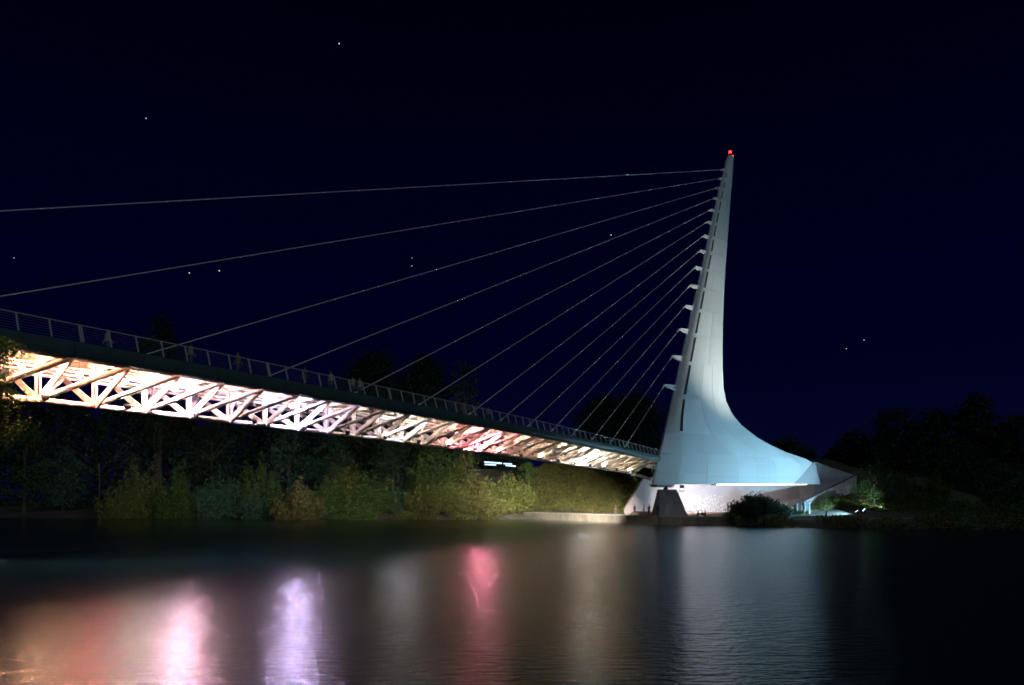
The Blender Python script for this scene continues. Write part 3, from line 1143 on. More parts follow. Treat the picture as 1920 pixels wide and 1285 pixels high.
# floodlights under the bridge: one under the pylon washes the white wall, one the levee slope, four are added to brighten the far bank
for p, tgt, pw, an, lab in ((ppt(5.2, Z_BOT - 0.95, -0.8), (33, 127.5, 2.5), 1.7e4, 88, 'floodlight under the pylon washing the white wall'),
                            (bp(25.5, -2.6, 6.6), (14, 150, 4), 3.3e5, 80, 'floodlight under the deck end washing the levee slope'),
                            (bp(20.5, -2.6, 6.6), at(900, 925, 150), 1.5e5, 40, 'added floodlight under the deck washing the olive thicket'),
                            (bp(15.5, -2.6, 6.6), at(640, 900, 150), 2.0e5, 30, 'added floodlight under the deck washing the tall yellow shrub'),
                            (bp(11.5, -2.6, 6.6), at(400, 890, 150), 1.4e5, 26, 'added floodlight under the deck washing the blue-green shrub'),
                            (bp(8.5, -2.6, 6.6), at(230, 880, 155), 0.9e5, 24, 'added floodlight under the deck washing the leftmost shrubs')):
    floodlight(p, tgt, lab, pw, an, (1.0, 0.92, 0.80) if pw > 2e4 else (0.98, 0.93, 1.0), 0.9, 10)['group'] = 'floodlights under the bridge'

# unseen uplights, added beside the cable anchors to brighten the stays
for i, (n, tip) in enumerate(zip(anch, tips)):
    p = bp(n + 0.15, 0.7, 8.28)
    t = empty('added_cable_uplight', p)
    tag(t, 'small added deck uplight at the foot of the %s stay cable' % ('topmost' if i == 0 else order[i].replace(' from the top', '-highest').replace(' from the bottom', '-lowest')), 'lamp', 'added uplights at the stay cable feet')
    d = (tip - p).normalized()
    mb = MB()
    mb.lathe((0, 0, 0), [(0, 0), (0.12, 0), (0.12, 0.16), (0.10, 0.16), (0.10, 0.12), (0, 0.12)], 12)
    o = mb.build('housing', M['dark'], t, False)
    tgt = bp(n, 0, anch_h).lerp(tip, 0.55)
    sp = spot('added_uplight_beam', p + Vector((0, 0, 0.2)), tgt, 350, 18, (1.0, 0.95, 0.88), 1.0, 0.06)
    sp.parent = t
    sp.location = (0, 0, 0.2)

# ================================================================== vegetation
def leaf_mesh(name, P, size, material, up=0.35, aspect=0.5):
    """one quad leaf at every point of P"""
    n = len(P)
    d = rs.normal(size=(n, 3))
    d[:, 2] += up
    d /= np.linalg.norm(d, axis=1)[:, None]
    a = rs.normal(size=(n, 3))
    a -= d * (a * d).sum(1)[:, None]
    a /= np.linalg.norm(a, axis=1)[:, None]
    s = size * rs.uniform(0.6, 1.35, size=(n, 1))
    b_ = np.cross(d, a)
    v = np.stack([P - d * s, P + a * s * aspect + b_ * s * 0.12, P + d * s, P - a * s * aspect + b_ * s * 0.12], 1).reshape(-1, 3)
    me = bpy.data.meshes.new(name)
    me.vertices.add(4 * n)
    me.vertices.foreach_set('co', v.ravel())
    me.loops.add(4 * n)
    me.loops.foreach_set('vertex_index', np.arange(4 * n))
    me.polygons.add(n)
    me.polygons.foreach_set('loop_start', np.arange(0, 4 * n, 4))
    me.materials.append(material)
    me.update(calc_edges=True)
    me.validate()
    return me


def spray_points(w, h, stems, per, lean=1.0):
    stems, per = int(stems * 1.3), int(per * 1.6)
    """feathery shrub: leaves along curved stems that rise from the base"""
    out, st = [], []
    ph = rs.uniform(0, 6.28, 3)
    for i in range(stems):
        a = rs.uniform(0, 2 * np.pi)
        r = np.sqrt(rs.uniform(0, 1))
        wob_ = 1.0 + 0.16 * np.sin(3 * a + ph[0]) + 0.12 * np.sin(5 * a + ph[1])
        top = np.array([np.cos(a) * r * w * 0.52 * wob_, np.sin(a) * r * w * 0.52 * wob_, h * (1.0 - 0.5 * r ** 2) * rs.uniform(0.6, 1.06) * (0.88 + 0.14 * np.sin(2 * a + ph[2] + 4 * r))])
        base_ = np.array([np.cos(a) * r * w * 0.22, np.sin(a) * r * w * 0.22, 0])
        mid = np.array([top[0] * 0.7 + base_[0] * 0.3, top[1] * 0.7 + base_[1] * 0.3, top[2] * 0.55])
        t = rs.uniform(0.12, 1.0, per) ** 0.8
        c = (1 - t)[:, None] ** 2 * base_ + 2 * ((1 - t) * t)[:, None] * mid + (t ** 2)[:, None] * top
        sp = 0.055 * w * (0.35 + 0.9 * np.sin(np.pi * np.clip(t, 0, 1) ** 0.8))[:, None]
        out.append(c + rs.normal(size=(per, 3)) * sp * np.array([1, 1, 0.8]))
        if i % 6 == 0:
            st.append((base_, mid, top))
    P = np.concatenate(out)
    P[:, 2] = np.maximum(P[:, 2], 0.05)
    return P, st


def clump_points(w, h, z0, clumps, per, tall=False):
    """tree crown: leaf clumps spread through an uneven volume with gaps"""
    out, cs = [], []
    for i in range(clumps):
        a = rs.uniform(0, 2 * np.pi)
        u = rs.uniform(0, 1)
        prof = (np.sin(np.pi * min(1, 0.12 + 0.86 * u)) ** 0.7) if not tall else (0.35 + 0.65 * np.sin(np.pi * min(1, 0.1 + 0.8 * u)))
        r = np.sqrt(rs.uniform(0.12, 1)) * prof * rs.uniform(0.75, 1.12)
        c = np.array([np.cos(a) * r * w / 2, np.sin(a) * r * w / 2, z0 + (h - z0) * u * rs.uniform(0.93, 1.03)])
        cr = w * rs.uniform(0.07, 0.13)
        out.append(c + rs.normal(size=(per, 3)) * cr * np.array([1, 1, 0.7]) * 0.75)
        cs.append(c)
    return np.concatenate(out), cs


def shrub(px, ptop, wpx, Y, material, label, stems=70, per=60, leaf=0.17, group='shrubs along the far river bank', name='river_shrub', zbase=None):
    X = (px - CX) / F * Y
    z = gz(X, Y) if zbase is None else zbase
    h = HC + (HY - ptop) / F * Y - z
    w = wpx / F * Y
    t = empty(name, (X, Y, z - 0.05))
    tag(t, label, 'shrub', group)
    P, st_ = spray_points(w, h, stems, per)
    link('foliage', leaf_mesh('foliage', P, leaf * 1.12, material), t, False)
    mb = MB()
    for b0, m0, t0 in st_:
        mb.tube([b0, m0, t0], 0, 5, radii=[0.06, 0.035, 0.012])
    o = mb.build('stems', M['bark'], t, False)
    return t


def tree(px, ptop, wpx, Y, material, label, z0f=0.25, clumps=46, per=70, leaf=0.30, group=None, tall=False, name='broadleaf_tree', cat='tree'):
    X = (px - CX) / F * Y
    z = gz(X, Y)
    h = HC + (HY - ptop) / F * Y - z
    w = wpx / F * Y
    t = empty(name, (X, Y, z - 0.1))
    tag(t, label, cat, group)
    P, cs = clump_points(w, h, h * z0f, int(clumps * 1.5), per, tall)
    link('crown', leaf_mesh('crown', P, leaf, material), t, False)
    mb = MB()
    r0 = 0.018 * h + 0.06
    lean = rs.uniform(-0.03, 0.03, 2) * h
    top = Vector((lean[0], lean[1], h * 0.82))
    k1 = Vector((lean[0] * 0.3, lean[1] * 0.3, h * 0.4))
    mb.tube([(0, 0, 0), k1, top], 0, 8, radii=[r0, r0 * 0.7, r0 * 0.15])
    for c in cs[::5]:
        s0 = Vector((0, 0, 0)).lerp(k1, 0.9) if c[2] < h * 0.55 else k1.lerp(top, 0.35)
        c = Vector(c)
        mb.tube([s0, s0.lerp(c, 0.55) + Vector((0, 0, 0.04 * h)), c], 0, 5, radii=[r0 * 0.42, r0 * 0.25, r0 * 0.08])
    mb.build('trunk', M['bark'], t, False)
    return t


# lit willow scrub behind the bridge, from the left to the plaza
G1 = 'lit willow shrubs on the far bank'
shrub(215, 893, 62, 148, M['yellow'], 'low yellowish shrub left of the tall yellow one', 45, 50, 0.16, G1)
shrub(262, 842, 78, 152, M['yellow'], 'tall narrow yellow-green shrub, first bright one from the left', 70, 55, 0.17, G1)
shrub(333, 856, 96, 150, M['green'], 'broad green shrub between the yellow and the blue-green shrubs', 80, 55, 0.17, G1)
shrub(408, 868, 92, 148, M['teal'], 'rounded blue-green shrub, third bright one from the left', 80, 55, 0.17, G1)
shrub(470, 905, 70, 145, M['teal'], 'low dark shrub right of the blue-green one', 60, 45, 0.17, G1)
shrub(482, 838, 84, 166, M['green'], 'dim green shrub standing back below the truss', 70, 50, 0.19, G1)
shrub(558, 886, 90, 140, M['brown'], 'dry brown shrub hanging over the water', 90, 60, 0.16, G1)
shrub(612, 888, 74, 146, M['green'], 'green shrub between the brown and the tall yellow ones', 80, 55, 0.16, G1)
shrub(652, 852, 88, 152, M['yellow'], 'tallest yellow-green shrub right of the brown one', 90, 60, 0.17, G1)
shrub(700, 874, 84, 148, M['green'], 'green shrub just right of the tallest yellow one', 80, 55, 0.17, G1)
shrub(664, 922, 80, 141, M['green'], 'low green shrub at the water below the tallest yellow one', 60, 50, 0.15, G1)
shrub(752, 905, 58, 150, M['teal'], 'small dark shrub in the gap before the olive thicket', 60, 50, 0.16, G1)
shrub(795, 894, 74, 146, M['olive'], 'olive shrub at the left end of the olive thicket', 80, 60, 0.16, G1)
shrub(842, 884, 88, 148, M['yellow'], 'yellowish shrub second from the left in the olive thicket', 90, 60, 0.16, G1)
shrub(895, 880, 94, 150, M['olive'], 'tall olive shrub in the middle of the thicket', 100, 60, 0.16, G1)
shrub(950, 884, 96, 152, M['yellow'], 'big rounded olive-yellow shrub at the right end of the thicket', 110, 60, 0.16, G1)
shrub(900, 922, 110, 144, M['olive'], 'low olive shrub in front of the thicket at the water', 80, 55, 0.15, G1)
shrub(988, 908, 44, 158, M['olive'], 'small olive shrub touching the plaza end', 50, 50, 0.15, G1)

# dim growth further back on the far bank
G2 = 'dim trees behind the far bank shrubs'
tree(45, 785, 84, 170, M['green'], 'dim green tree at the far left of the bank', 0.1, 40, 70, 0.26, G2)
tree(118, 842, 90, 176, M['teal'], 'dim bluish tree second from the left on the bank', 0.1, 40, 70, 0.26, G2)
tree(395, 790, 120, 215, M['deep'], 'dark tree low behind the blue-green shrub', 0.1, 45, 70, 0.3, G2)
tree(540, 812, 100, 190, M['teal'], 'dark blue-green tree behind the brown shrub', 0.1, 45, 70, 0.28, G2)
tree(620, 815, 90, 200, M['teal'], 'dark tree just under the middle of the truss', 0.1, 45, 70, 0.28, G2)
tree(735, 828, 90, 185, M['deep'], 'dark tree behind the gap before the olive thicket', 0.1, 45, 70, 0.28, G2)
tree(815, 842, 96, 180, M['green'], 'green tree behind the left of the olive thicket', 0.1, 50, 70, 0.27, G2)
tree(872, 846, 66, 184, M['yellow'], 'small yellow-green tree left of the blue-lit building', 0.15, 40, 60, 0.24, G2)
tree(988, 868, 40, 170, M['green'], 'small bright tree at the levee top right of the blue-lit building', 0.2, 26, 50, 0.22, G2)

# skyline trees
G3 = 'dark trees against the night sky'
tree(298, 602, 110, 230, M['deep'], 'tall dark tree showing above the deck at the left', 0.3, 110, 60, 0.42, G3)
tree(700, 664, 165, 240, M['deep'], 'broad dark round tree above the middle of the deck', 0.25, 170, 60, 0.5, G3)
tree(796, 672, 105, 236, M['deep'], 'dark tree right of the broad round one above the deck', 0.2, 130, 60, 0.48, G3)
tree(868, 682, 62, 228, M['teal'], 'slim dim poplar above the deck', 0.1, 60, 60, 0.36, G3, True, 'poplar_tree')
tree(1130, 748, 115, 225, M['deep'], 'dark tree just left of the pylon, smaller of two', 0.2, 110, 60, 0.40, G3)
tree(1186, 740, 130, 220, M['deep'], 'dark tree just left of the pylon, larger of two', 0.2, 130, 60, 0.40, G3)
tree(1478, 826, 110, 205, M['deep'], 'dark tree behind the pylon tail', 0.15, 60, 60, 0.36, G3)
tree(1600, 812, 110, 200, M['deep'], 'dark tree behind the pointed end of the wall', 0.15, 60, 60, 0.36, G3)
tree(1680, 770, 130, 190, M['deep'], 'dark tree right of the pointed end, first of four', 0.12, 80, 60, 0.38, G3)
tree(1752, 766, 110, 186, M['deep'], 'dark tree second of the four at the right', 0.12, 80, 60, 0.38, G3)
tree(1832, 748, 112, 180, M['deep'], 'tallest dark tree at the right, with a pointed crown', 0.10, 90, 60, 0.38, G3)
tree(1912, 776, 100, 176, M['deep'], 'dark tree at the right edge of the view', 0.10, 80, 60, 0.38, G3)
tree(1795, 840, 190, 160, M['deep'], 'broad dark tree low in front of the tall right trees', 0.08, 80, 60, 0.34, G3)

# planting around the right of the pylon
G4 = 'planting on the lawn right of the pylon'
shrub(1420, 919, 104, 109.4, M['deep'], 'dark rounded bush at the water right of the pier', 130, 80, 0.12, G4, 'rounded_bush')
shrub(1378, 952, 54, 108.0, M['green'], 'low dark bush left beside the rounded bush', 50, 50, 0.09, G4, 'rounded_bush')
shrub(1468, 944, 46, 110.5, M['teal'], 'pale speckled bush right beside the rounded bush', 50, 50, 0.09, G4, 'rounded_bush')
shrub(1493, 952, 26, 112.5, M['green'], 'small bush at the foot of the parapet', 30, 40, 0.09, G4, 'rounded_bush')
shrub(1530, 942, 44, 116.5, M['olive'], 'yellow-green bush beside the kiosks', 50, 50, 0.09, G4, 'rounded_bush')
shrub(1566, 932, 60, 121.0, M['olive'], 'yellow-green bush on the slope below the parapet', 60, 50, 0.10, G4, 'rounded_bush')
shrub(1598, 934, 48, 121.0, M['olive'], 'olive bush on the slope just left of the small tree', 50, 50, 0.10, G4, 'rounded_bush')
tree(1640, 872, 80, 121, M['green'], 'small green tree with a dark trunk behind the floodlight', 0.22, 50, 70, 0.12, G4, name='young_tree')
tree(1688, 893, 66, 126, M['green'], 'small leafy tree right of the young tree', 0.12, 40, 70, 0.13, G4, name='young_tree')
shrub(1752, 864, 54, 132, M['yellow'], 'isolated yellow-green bush lit against the dark trees', 60, 50, 0.13, G4, 'rounded_bush')
tree(1890, 876, 92, 118, M['teal'], 'blue-green tree at the right edge of the lawn', 0.1, 60, 70, 0.15, G4, name='young_tree')
shrub(1735, 918, 70, 128, M['olive'], 'dim olive bush below the isolated bush', 50, 50, 0.12, G4, 'rounded_bush')

# groundcover on the levee slope and on the mound by the parapet
def cover(name, pts, size, label, material):
    o = link(name, leaf_mesh(name, pts, size, material, up=0.9, aspect=0.28))
    tag(o, label, 'groundcover', kind='stuff')
pts = []
while len(pts) < 40000:
    x, y = rs.uniform(-14, 34), rs.uniform(128, 192)
    if seg_d(np.array([x]), np.array([y]), PG, PF)[0][0] > 24: continue
    if (PF[0] - PG[0]) * (y - PG[1]) - (PF[1] - PG[1]) * (x - PG[0]) < 3 or y < PF[1] + 0.5 + (x - PF[0]) * 0.16: continue
    clump = 0.5 + 0.5 * math.sin(x * 1.9 + 1.7 * math.sin(y * 0.9)) * math.sin(y * 1.25 + x * 0.4)
    if rs.uniform() > 0.3 + 0.7 * clump: continue
    pts.append((x, y, 0.06 + rs.uniform(0, 0.75) * (0.25 + clump)))
pts = np.array(pts)
pts[:, 2] += terrain(pts[:, 0], pts[:, 1])
cover('groundcover', pts, 0.26, 'rough olive groundcover on the levee slope beside the plaza', M['grass'])
pts = []
while len(pts) < 14000:
    t, dd = rs.uniform(-0.1, 1.25), rs.uniform(0.3, 1) * 12
    p = Vector((PD[0], PD[1], 0)) + dR * t + nR * dd
    clump = 0.5 + 0.5 * math.sin(p.x * 1.6 + math.sin(p.y * 1.1)) * math.sin(p.y * 1.2)
    if rs.uniform() > 0.3 + 0.7 * clump or p.y < 103 or math.hypot(p.x - fl.x, p.y - fl.y) < 8: continue
    pts.append((p.x, p.y, 0.05 + rs.uniform(0, 0.5) * (0.3 + clump)))
pts = np.array(pts)
pts[:, 2] += terrain(pts[:, 0], pts[:, 1])
cover('groundcover', pts, 0.2, 'tufted grass on the mound against the white parapet', M['grass'])
# reeds and low growth along the water's edge
pts = []
while len(pts) < 16000:
    x = rs.uniform(-75, 80)
    if -2 < x < 33: continue
    y = float(np.interp(x, BANK_X, BANK_Y)) + rs.uniform(-1.6, 5)
    if rs.uniform() > 0.35 + 0.6 * math.sin(x * 0.8) * math.sin(x * 0.23 + 1): continue
    pts.append((x, y, rs.uniform(0, 0.9) ** 1.5))
pts = np.array(pts)
pts[:, 2] += np.maximum(0.05, terrain(pts[:, 0], pts[:, 1]))
cover('bank_reeds', pts, 0.28, 'low dark reeds and weeds along the far water edge', M['olive'])

# the far wood that closes the view behind the banks
def wood(name, label, x0, x1, top, Y0, n, size):
    px = rs.uniform(x0, x1, n)
    Yw = Y0 + rs.uniform(0, 22, n)
    lump = 0.9 + 0.1 * np.sin(px * 0.045) * np.sin(px * 0.017 + 1.3) + 0.08 * np.sin(px * 0.13)
    zt = (HY - np.interp(px, *top)) / F * Y0 * lump
    z = 1.5 + (zt + 2) * rs.uniform(0, 1, n) ** 0.75
    o = link(name, leaf_mesh(name, np.stack([(px - CX) / F * Yw, Yw, z], 1), size, M['deep'], up=0.2, aspect=0.6))
    tag(o, label, 'woods', kind='stuff')
wood('far_woods', 'dark far wood closing the view under the deck', -700, 1010, ([-700, 0, 300, 600, 900, 1010], [700, 708, 735, 778, 826, 860]), 238, 60000, 0.75)
wood('far_woods', 'dark far wood beyond the lawn at the right', 1420, 2700, ([1420, 1560, 1640, 1800, 2700], [880, 840, 812, 800, 780]), 205, 36000, 0.7)

pts = []
while len(pts) < 30000:
    x, y = rs.uniform(52, 150), rs.uniform(97, 185)
    if (PE[0] - PD[0]) * (y - PD[1]) - (PE[1] - PD[1]) * (x - PD[0]) > -40 or math.hypot(x - fl.x, y - fl.y) < 9: continue
    clump = 0.5 + 0.5 * math.sin(x * 0.7 + 1.5 * math.sin(y * 0.5)) * math.sin(y * 0.62 + x * 0.2)
    if rs.uniform() > 0.25 + 0.75 * clump: continue
    pts.append((x, y, rs.uniform(0, 1.7) * (0.15 + clump)))
pts = np.array(pts)
pts[:, 2] += terrain(pts[:, 0], pts[:, 1])
cover('undergrowth', pts, 0.24, 'dark tangled undergrowth over the right bank', M['green'])

# bare branching trees at the left
def bare_tree(px, ptop, Y, label, spread):
    X = (px - CX) / F * Y
    z = gz(X, Y)
    h = HC + (HY - ptop) / F * Y - z
    t = empty('bare_tree', (X, Y, z))
    tag(t, label, 'tree', 'bare trees on the far bank')
    mb = MB()
    mb.tube([(0, 0, -0.2), (0.2, 0, h * 0.35), (0.1, 0, h * 0.6)], 0, 8, radii=[0.2, 0.14, 0.08])
    mb.build('trunk', M['bark_pale'], t, False)
    mb = MB()
    def grow(p, d, ln, r, k):
        q = p + d * ln
        m_ = p.lerp(q, 0.5) + Vector(rs.normal(size=3) * 0.06 * ln)
        mb.tube([p, m_, q], 0, 5, radii=[r, r * 0.8, r * 0.6])
        if k == 0: return
        for _ in range(3):
            nd = (d + Vector(rs.normal(size=3)) * 0.42 * spread + Vector((0, 0, -0.05))).normalized()
            grow(q, nd, ln * rs.uniform(0.55, 0.8), r * 0.6, k - 1)
    for _ in range(5):
        a = rs.uniform(0, 6.28)
        grow(Vector((0.15, 0, h * rs.uniform(0.3, 0.58))), Vector((math.cos(a), math.sin(a), rs.uniform(0.5, 1.1))).normalized(), h * 0.24, 0.07, 3)
    mb.build('branches', M['bark_pale'], t, False)
bare_tree(185, 806, 168, 'pale bare branching tree left of the yellow shrub', 1.0)
bare_tree(290, 782, 178, 'bare upright tree behind the yellow shrub', 0.7)

# foreground tree leaning in at the left edge
t = empty('overhanging_tree', (-26.0, 32.5, 1.6))
tag(t, 'dark leafy tree reaching in at the left edge in front of the truss', 'tree')
mb = MB()
tips_ = []
mb.tube([(0, 0, -0.4), (0.4, -0.3, 2.6), (0.2, -0.5, 5.8), (-0.6, -0.6, 9.6)], 0, 9, radii=[0.3, 0.24, 0.18, 0.05])
for k in range(16):
    zz = 4.6 + k * 0.26
    a = rs.uniform(-0.9, 0.9) if k % 3 else rs.uniform(0, 6.28)
    L_b = rs.uniform(2.0, 3.1) * (1 if k % 3 else 0.8)
    e_ = Vector((0.3 + math.cos(a) * L_b, -0.4 + math.sin(a) * L_b, zz + rs.uniform(-0.2, 0.7)))
    mb.tube([(0.3, -0.4, zz), Vector((0.3, -0.4, zz)).lerp(e_, 0.5) + Vector((0, 0, 0.2)), e_], 0, 5, radii=[0.07, 0.045, 0.015])
    tips_.append(e_)
mb.build('trunk', M['bark'], t, False)
P = []
for e_ in tips_:
    for q in range(5):
        c = np.array(e_) * rs.uniform(0.72, 1.0) + rs.normal(size=3) * 0.25
        c[2] = e_.z + rs.normal() * 0.3
        P.append(c + rs.normal(size=(90, 3)) * np.array([0.28, 0.28, 0.24]))
link('crown', leaf_mesh('crown', np.concatenate(P), 0.085, M['green'], up=0.0, aspect=0.45), t, False)

# ================================================================== far building with blue-white lights
Yb = 205.0
bb = at(935, 880, Yb)
bl = empty('lit_building', (bb.x, Yb, 2.0))
tag(bl, 'low dark building with blue-white strip lights seen under the deck', 'building')
mb = MB()
mb.box((bb.x, Yb + 6, 6.8), 15, 10, 11.0)
MBW = mb
mb = MB()
mb.box((bb.x, Yb + 5.2, 12.5), 17, 14, 0.35)
mb.build('roof', M['dark'], bl)
M['black'] = painted('black_cladding', (0.008, 0.008, 0.009), 0.8)
M['tube'] = emitter('blue_white_tube', (0.35, 0.62, 1.0), 1.8)
MBW.build('wall', M['black'], bl)
M['tube2'] = emitter('white_tube', (0.75, 0.85, 1.0), 1.3)
for (x0, y0, x1, y1, mt) in ((908, 866.5, 941, 869, 'tube'), (909, 871, 930, 872, 'tube'), (948, 873, 967, 874.5, 'tube2'), (944, 869.5, 960, 870.5, 'tube')):
    a_, b_ = at(x0, y0, Yb + 0.9), at(x1, y1, Yb + 0.9)
    mb = MB()
    mb.bar(a_, b_, (0, 0, 1), 0.34, 0.12)
    mb.build('tube_light', M[mt], bl)

# ================================================================== kiosks, bollard, path
M['kiosk'] = painted('dark_kiosk_panel', (0.06, 0.07, 0.08), 0.4)
M['pane'] = painted('kiosk_pale_panel', (0.10, 0.13, 0.15), 0.3)
for px, py, wp, hp, lab, mt in ((1499, 951, 9, 14, 'dark information kiosk against the parapet, nearer the rounded bush', 'kiosk'), (1514, 955, 10, 15, 'glazed information kiosk against the parapet, farther from the rounded bush', 'pane')):
    Y = 112.0 + (px - 1499) * 0.06
    c = at(px, py, Y)
    z0 = gz(c.x, c.y)
    w_, h_ = wp / F * Y, hp / F * Y + 0.5
    t = empty('information_kiosk', (c.x, Y, z0))
    tag(t, lab, 'kiosk', 'information kiosks by the parapet')
    mb = MB(); mb.box((0, 0.1, h_ * 0.5), w_ * 0.78, 0.12, h_); mb.build('panel', M[mt], t, False)
    for s in (-1, 1):
        mb = MB(); mb.box((s * w_ * 0.45, 0.1, h_ * 0.5), 0.09, 0.2, h_ + 0.1); mb.build('post', M['rail'], t, False)
    mb = MB(); mb.box((0, 0.05, h_ + 0.1), w_ * 1.1, 0.5, 0.1); mb.build('roof', M['dark'], t, False)
bo = at(1549, 968, 107)
zb_ = gz(bo.x, bo.y)
t = empty('post_sign', (bo.x, bo.y, zb_))
tag(t, 'small white post with a slanted top beside the path', 'post')
mb = MB(); mb.box((0, 0, 0.5), 0.16, 0.12, 1.0); mb.build('post', M['pane'], t, False)
mb = MB(); mb.bar((-0.3, 0, 1.0), (0.34, 0, 1.08), (0, 1, 0), 0.36, 0.05); mb.build('top', M['pylon'], t, False)
# lit path along the lawn
pth = []
for k in range(24):
    x = 39 + k * 2.2
    y = 104.6 + 1.0 * math.sin(k * 0.35) - (0.12 * k)
    pth.append((x, y))
mb = MB()
mb.sweep([[(x, y - 0.8, gz(x, y - 0.8) + 0.05), (x, y + 0.8, gz(x, y + 0.8) + 0.05)] for x, y in pth], close=False, caps=False)
tag(mb.build('path', M['paving']), 'pale footpath along the lawn by the water', kind='structure')

# ================================================================== people
def person(loc, rz, label, shirt, legs, skin=(0.35, 0.22, 0.16), hair=(0.03, 0.02, 0.015), pose='stand', h=1.75, group='people on the plaza'):
    J = {'pelvis': (0, 0, .53), 'chest': (0, 0, .73), 'neck': (0, -.005, .84), 'head': (0, -.012, .905), 'crown': (0, -.005, .965),
         'sl': (.105, 0, .81), 'el': (.124, .01, .64), 'wl': (.118, -.035, .49), 'hl': (.115, -.05, .44),
         'sr': (-.105, 0, .81), 'er': (-.124, .01, .64), 'wr': (-.118, -.035, .49), 'hr': (-.115, -.05, .44),
         'pl': (.055, 0, .50), 'kl': (.06, -.01, .28), 'al': (.06, .012, .045), 'tl': (.065, -.075, .02),
         'pr': (-.055, 0, .50), 'kr': (-.06, -.01, .28), 'ar': (-.06, .012, .045), 'tr': (-.065, -.075, .02)}
    if pose == 'walk':
        J.update(kl=(.055, -.07, .29), al=(.055, -.11, .05), tl=(.06, -.19, .03), kr=(-.055, .02, .28), ar=(-.055, .13, .07), tr=(-.06, .06, .02), wl=(.13, .08, .5), hl=(.13, .09, .46), wr=(-.13, -.1, .52), hr=(-.13, -.13, .49))
    if pose == 'fold':
        J.update(wl=(.03, -.10, .66), hl=(-.03, -.11, .68), wr=(-.03, -.10, .64), hr=(.03, -.11, .66))
    if pose == 'sit':
        dz = -.27
        for k in ('pelvis', 'chest', 'neck', 'head', 'crown', 'sl', 'sr', 'el', 'er'):
            x, y, z = J[k]; J[k] = (x, y + (0 if k == 'pelvis' else -.03), z + dz)
        J.update(wl=(.09, -.15, .33), hl=(.07, -.19, .32), wr=(-.09, -.15, .33), hr=(-.07, -.19, .32), pl=(.055, 0, .24), pr=(-.055, 0, .24), kl=(.075, -.22, .26), kr=(-.075, -.22, .26), al=(.07, -.22, .045), ar=(-.07, -.22, .045), tl=(.075, -.30, .02), tr=(-.075, -.30, .02))
    R_ = {'pelvis': (.085, .062), 'chest': (.098, .065), 'neck': (.03, .03), 'head': (.048, .058), 'crown': (.036, .042), 'sl': (.036, .036), 'el': (.025, .025), 'wl': (.018, .018), 'hl': (.02, .014), 'pl': (.058, .058), 'kl': (.037, .037), 'al': (.026, .026), 'tl': (.024, .016)}
    keys = list(J)
    ed = [('pelvis', 'chest'), ('chest', 'neck'), ('neck', 'head'), ('head', 'crown')]
    for s in 'lr':
        ed += [('chest', 's' + s), ('s' + s, 'e' + s), ('e' + s, 'w' + s), ('w' + s, 'h' + s), ('pelvis', 'p' + s), ('p' + s, 'k' + s), ('k' + s, 'a' + s), ('a' + s, 't' + s)]
    me0 = bpy.data.meshes.new('skeleton')
    me0.from_pydata([Vector(J[k]) * h for k in keys], [(keys.index(a), keys.index(b)) for a, b in ed], [])
    tmp = bpy.data.objects.new('skeleton', me0)
    COL.objects.link(tmp)
    sk = tmp.modifiers.new('skin', 'SKIN')
    if me0.skin_vertices:
        for i, k in enumerate(keys):
            kk = k if k in R_ else k[0] + 'l'
            me0.skin_vertices[0].data[i].radius = (R_[kk][0] * h, R_[kk][1] * h)
            me0.skin_vertices[0].data[i].use_root = (k == 'pelvis')
    ss = tmp.modifiers.new('sub', 'SUBSURF')
    ss.levels = 1
    dg = bpy.context.evaluated_depsgraph_get()
    dg.update()
    me1 = bpy.data.meshes.new_from_object(tmp.evaluated_get(dg))
    bpy.data.objects.remove(tmp)
    ms = [painted('cloth_top', shirt, 0.85), painted('cloth_legs', legs, 0.85), painted('skin', skin, 0.6)]
    for q in ms: me1.materials.append(q)
    pel, nk = J['pelvis'][2] * h, J['neck'][2] * h
    hands = [Vector(J['hl']) * h, Vector(J['hr']) * h]
    for p in me1.polygons:
        c = p.center
        p.use_smooth = True
        if c.z > nk - 0.01 * h: p.material_index = 2
        elif min((c - q).length for q in hands) < 0.055 * h: p.material_index = 2
        elif c.z < pel + 0.02 * h and abs(c.x) < 0.125 * h: p.material_index = 1
        else: p.material_index = 0
    t = empty('person', loc, rz)
    tag(t, label, 'person', group)
    me1.name = 'body'
    link('body', me1, t, False)
    hd = Vector(J['head']) * h
    mb = MB()
    prof = [(0.0, .085), (.03, .082), (.052, .06), (.062, .03), (.062, .0), (.055, -.03)]
    c0 = hd + Vector((0, .012 * h, 0.005 * h))
    V_ = []
    seg = 12
    for r_, z_ in prof:
        for k in range(seg):
            a = 2 * math.pi * k / seg
            front = math.cos(a - math.pi * 1.5)
            zz = z_ if front < 0.3 else max(z_, .035)
            V_.append(c0 + Vector((r_ * .95 * math.cos(a) * h, r_ * 1.08 * math.sin(a) * h, zz * h)))
    mb.add(V_, [(i * seg + k, (i + 1) * seg + k, (i + 1) * seg + (k + 1) % seg, i * seg + (k + 1) % seg) for i in range(len(prof) - 1) for k in range(seg)], True)
    mb.build('hair', painted('hair', hair, 0.6), t, False)
    return t


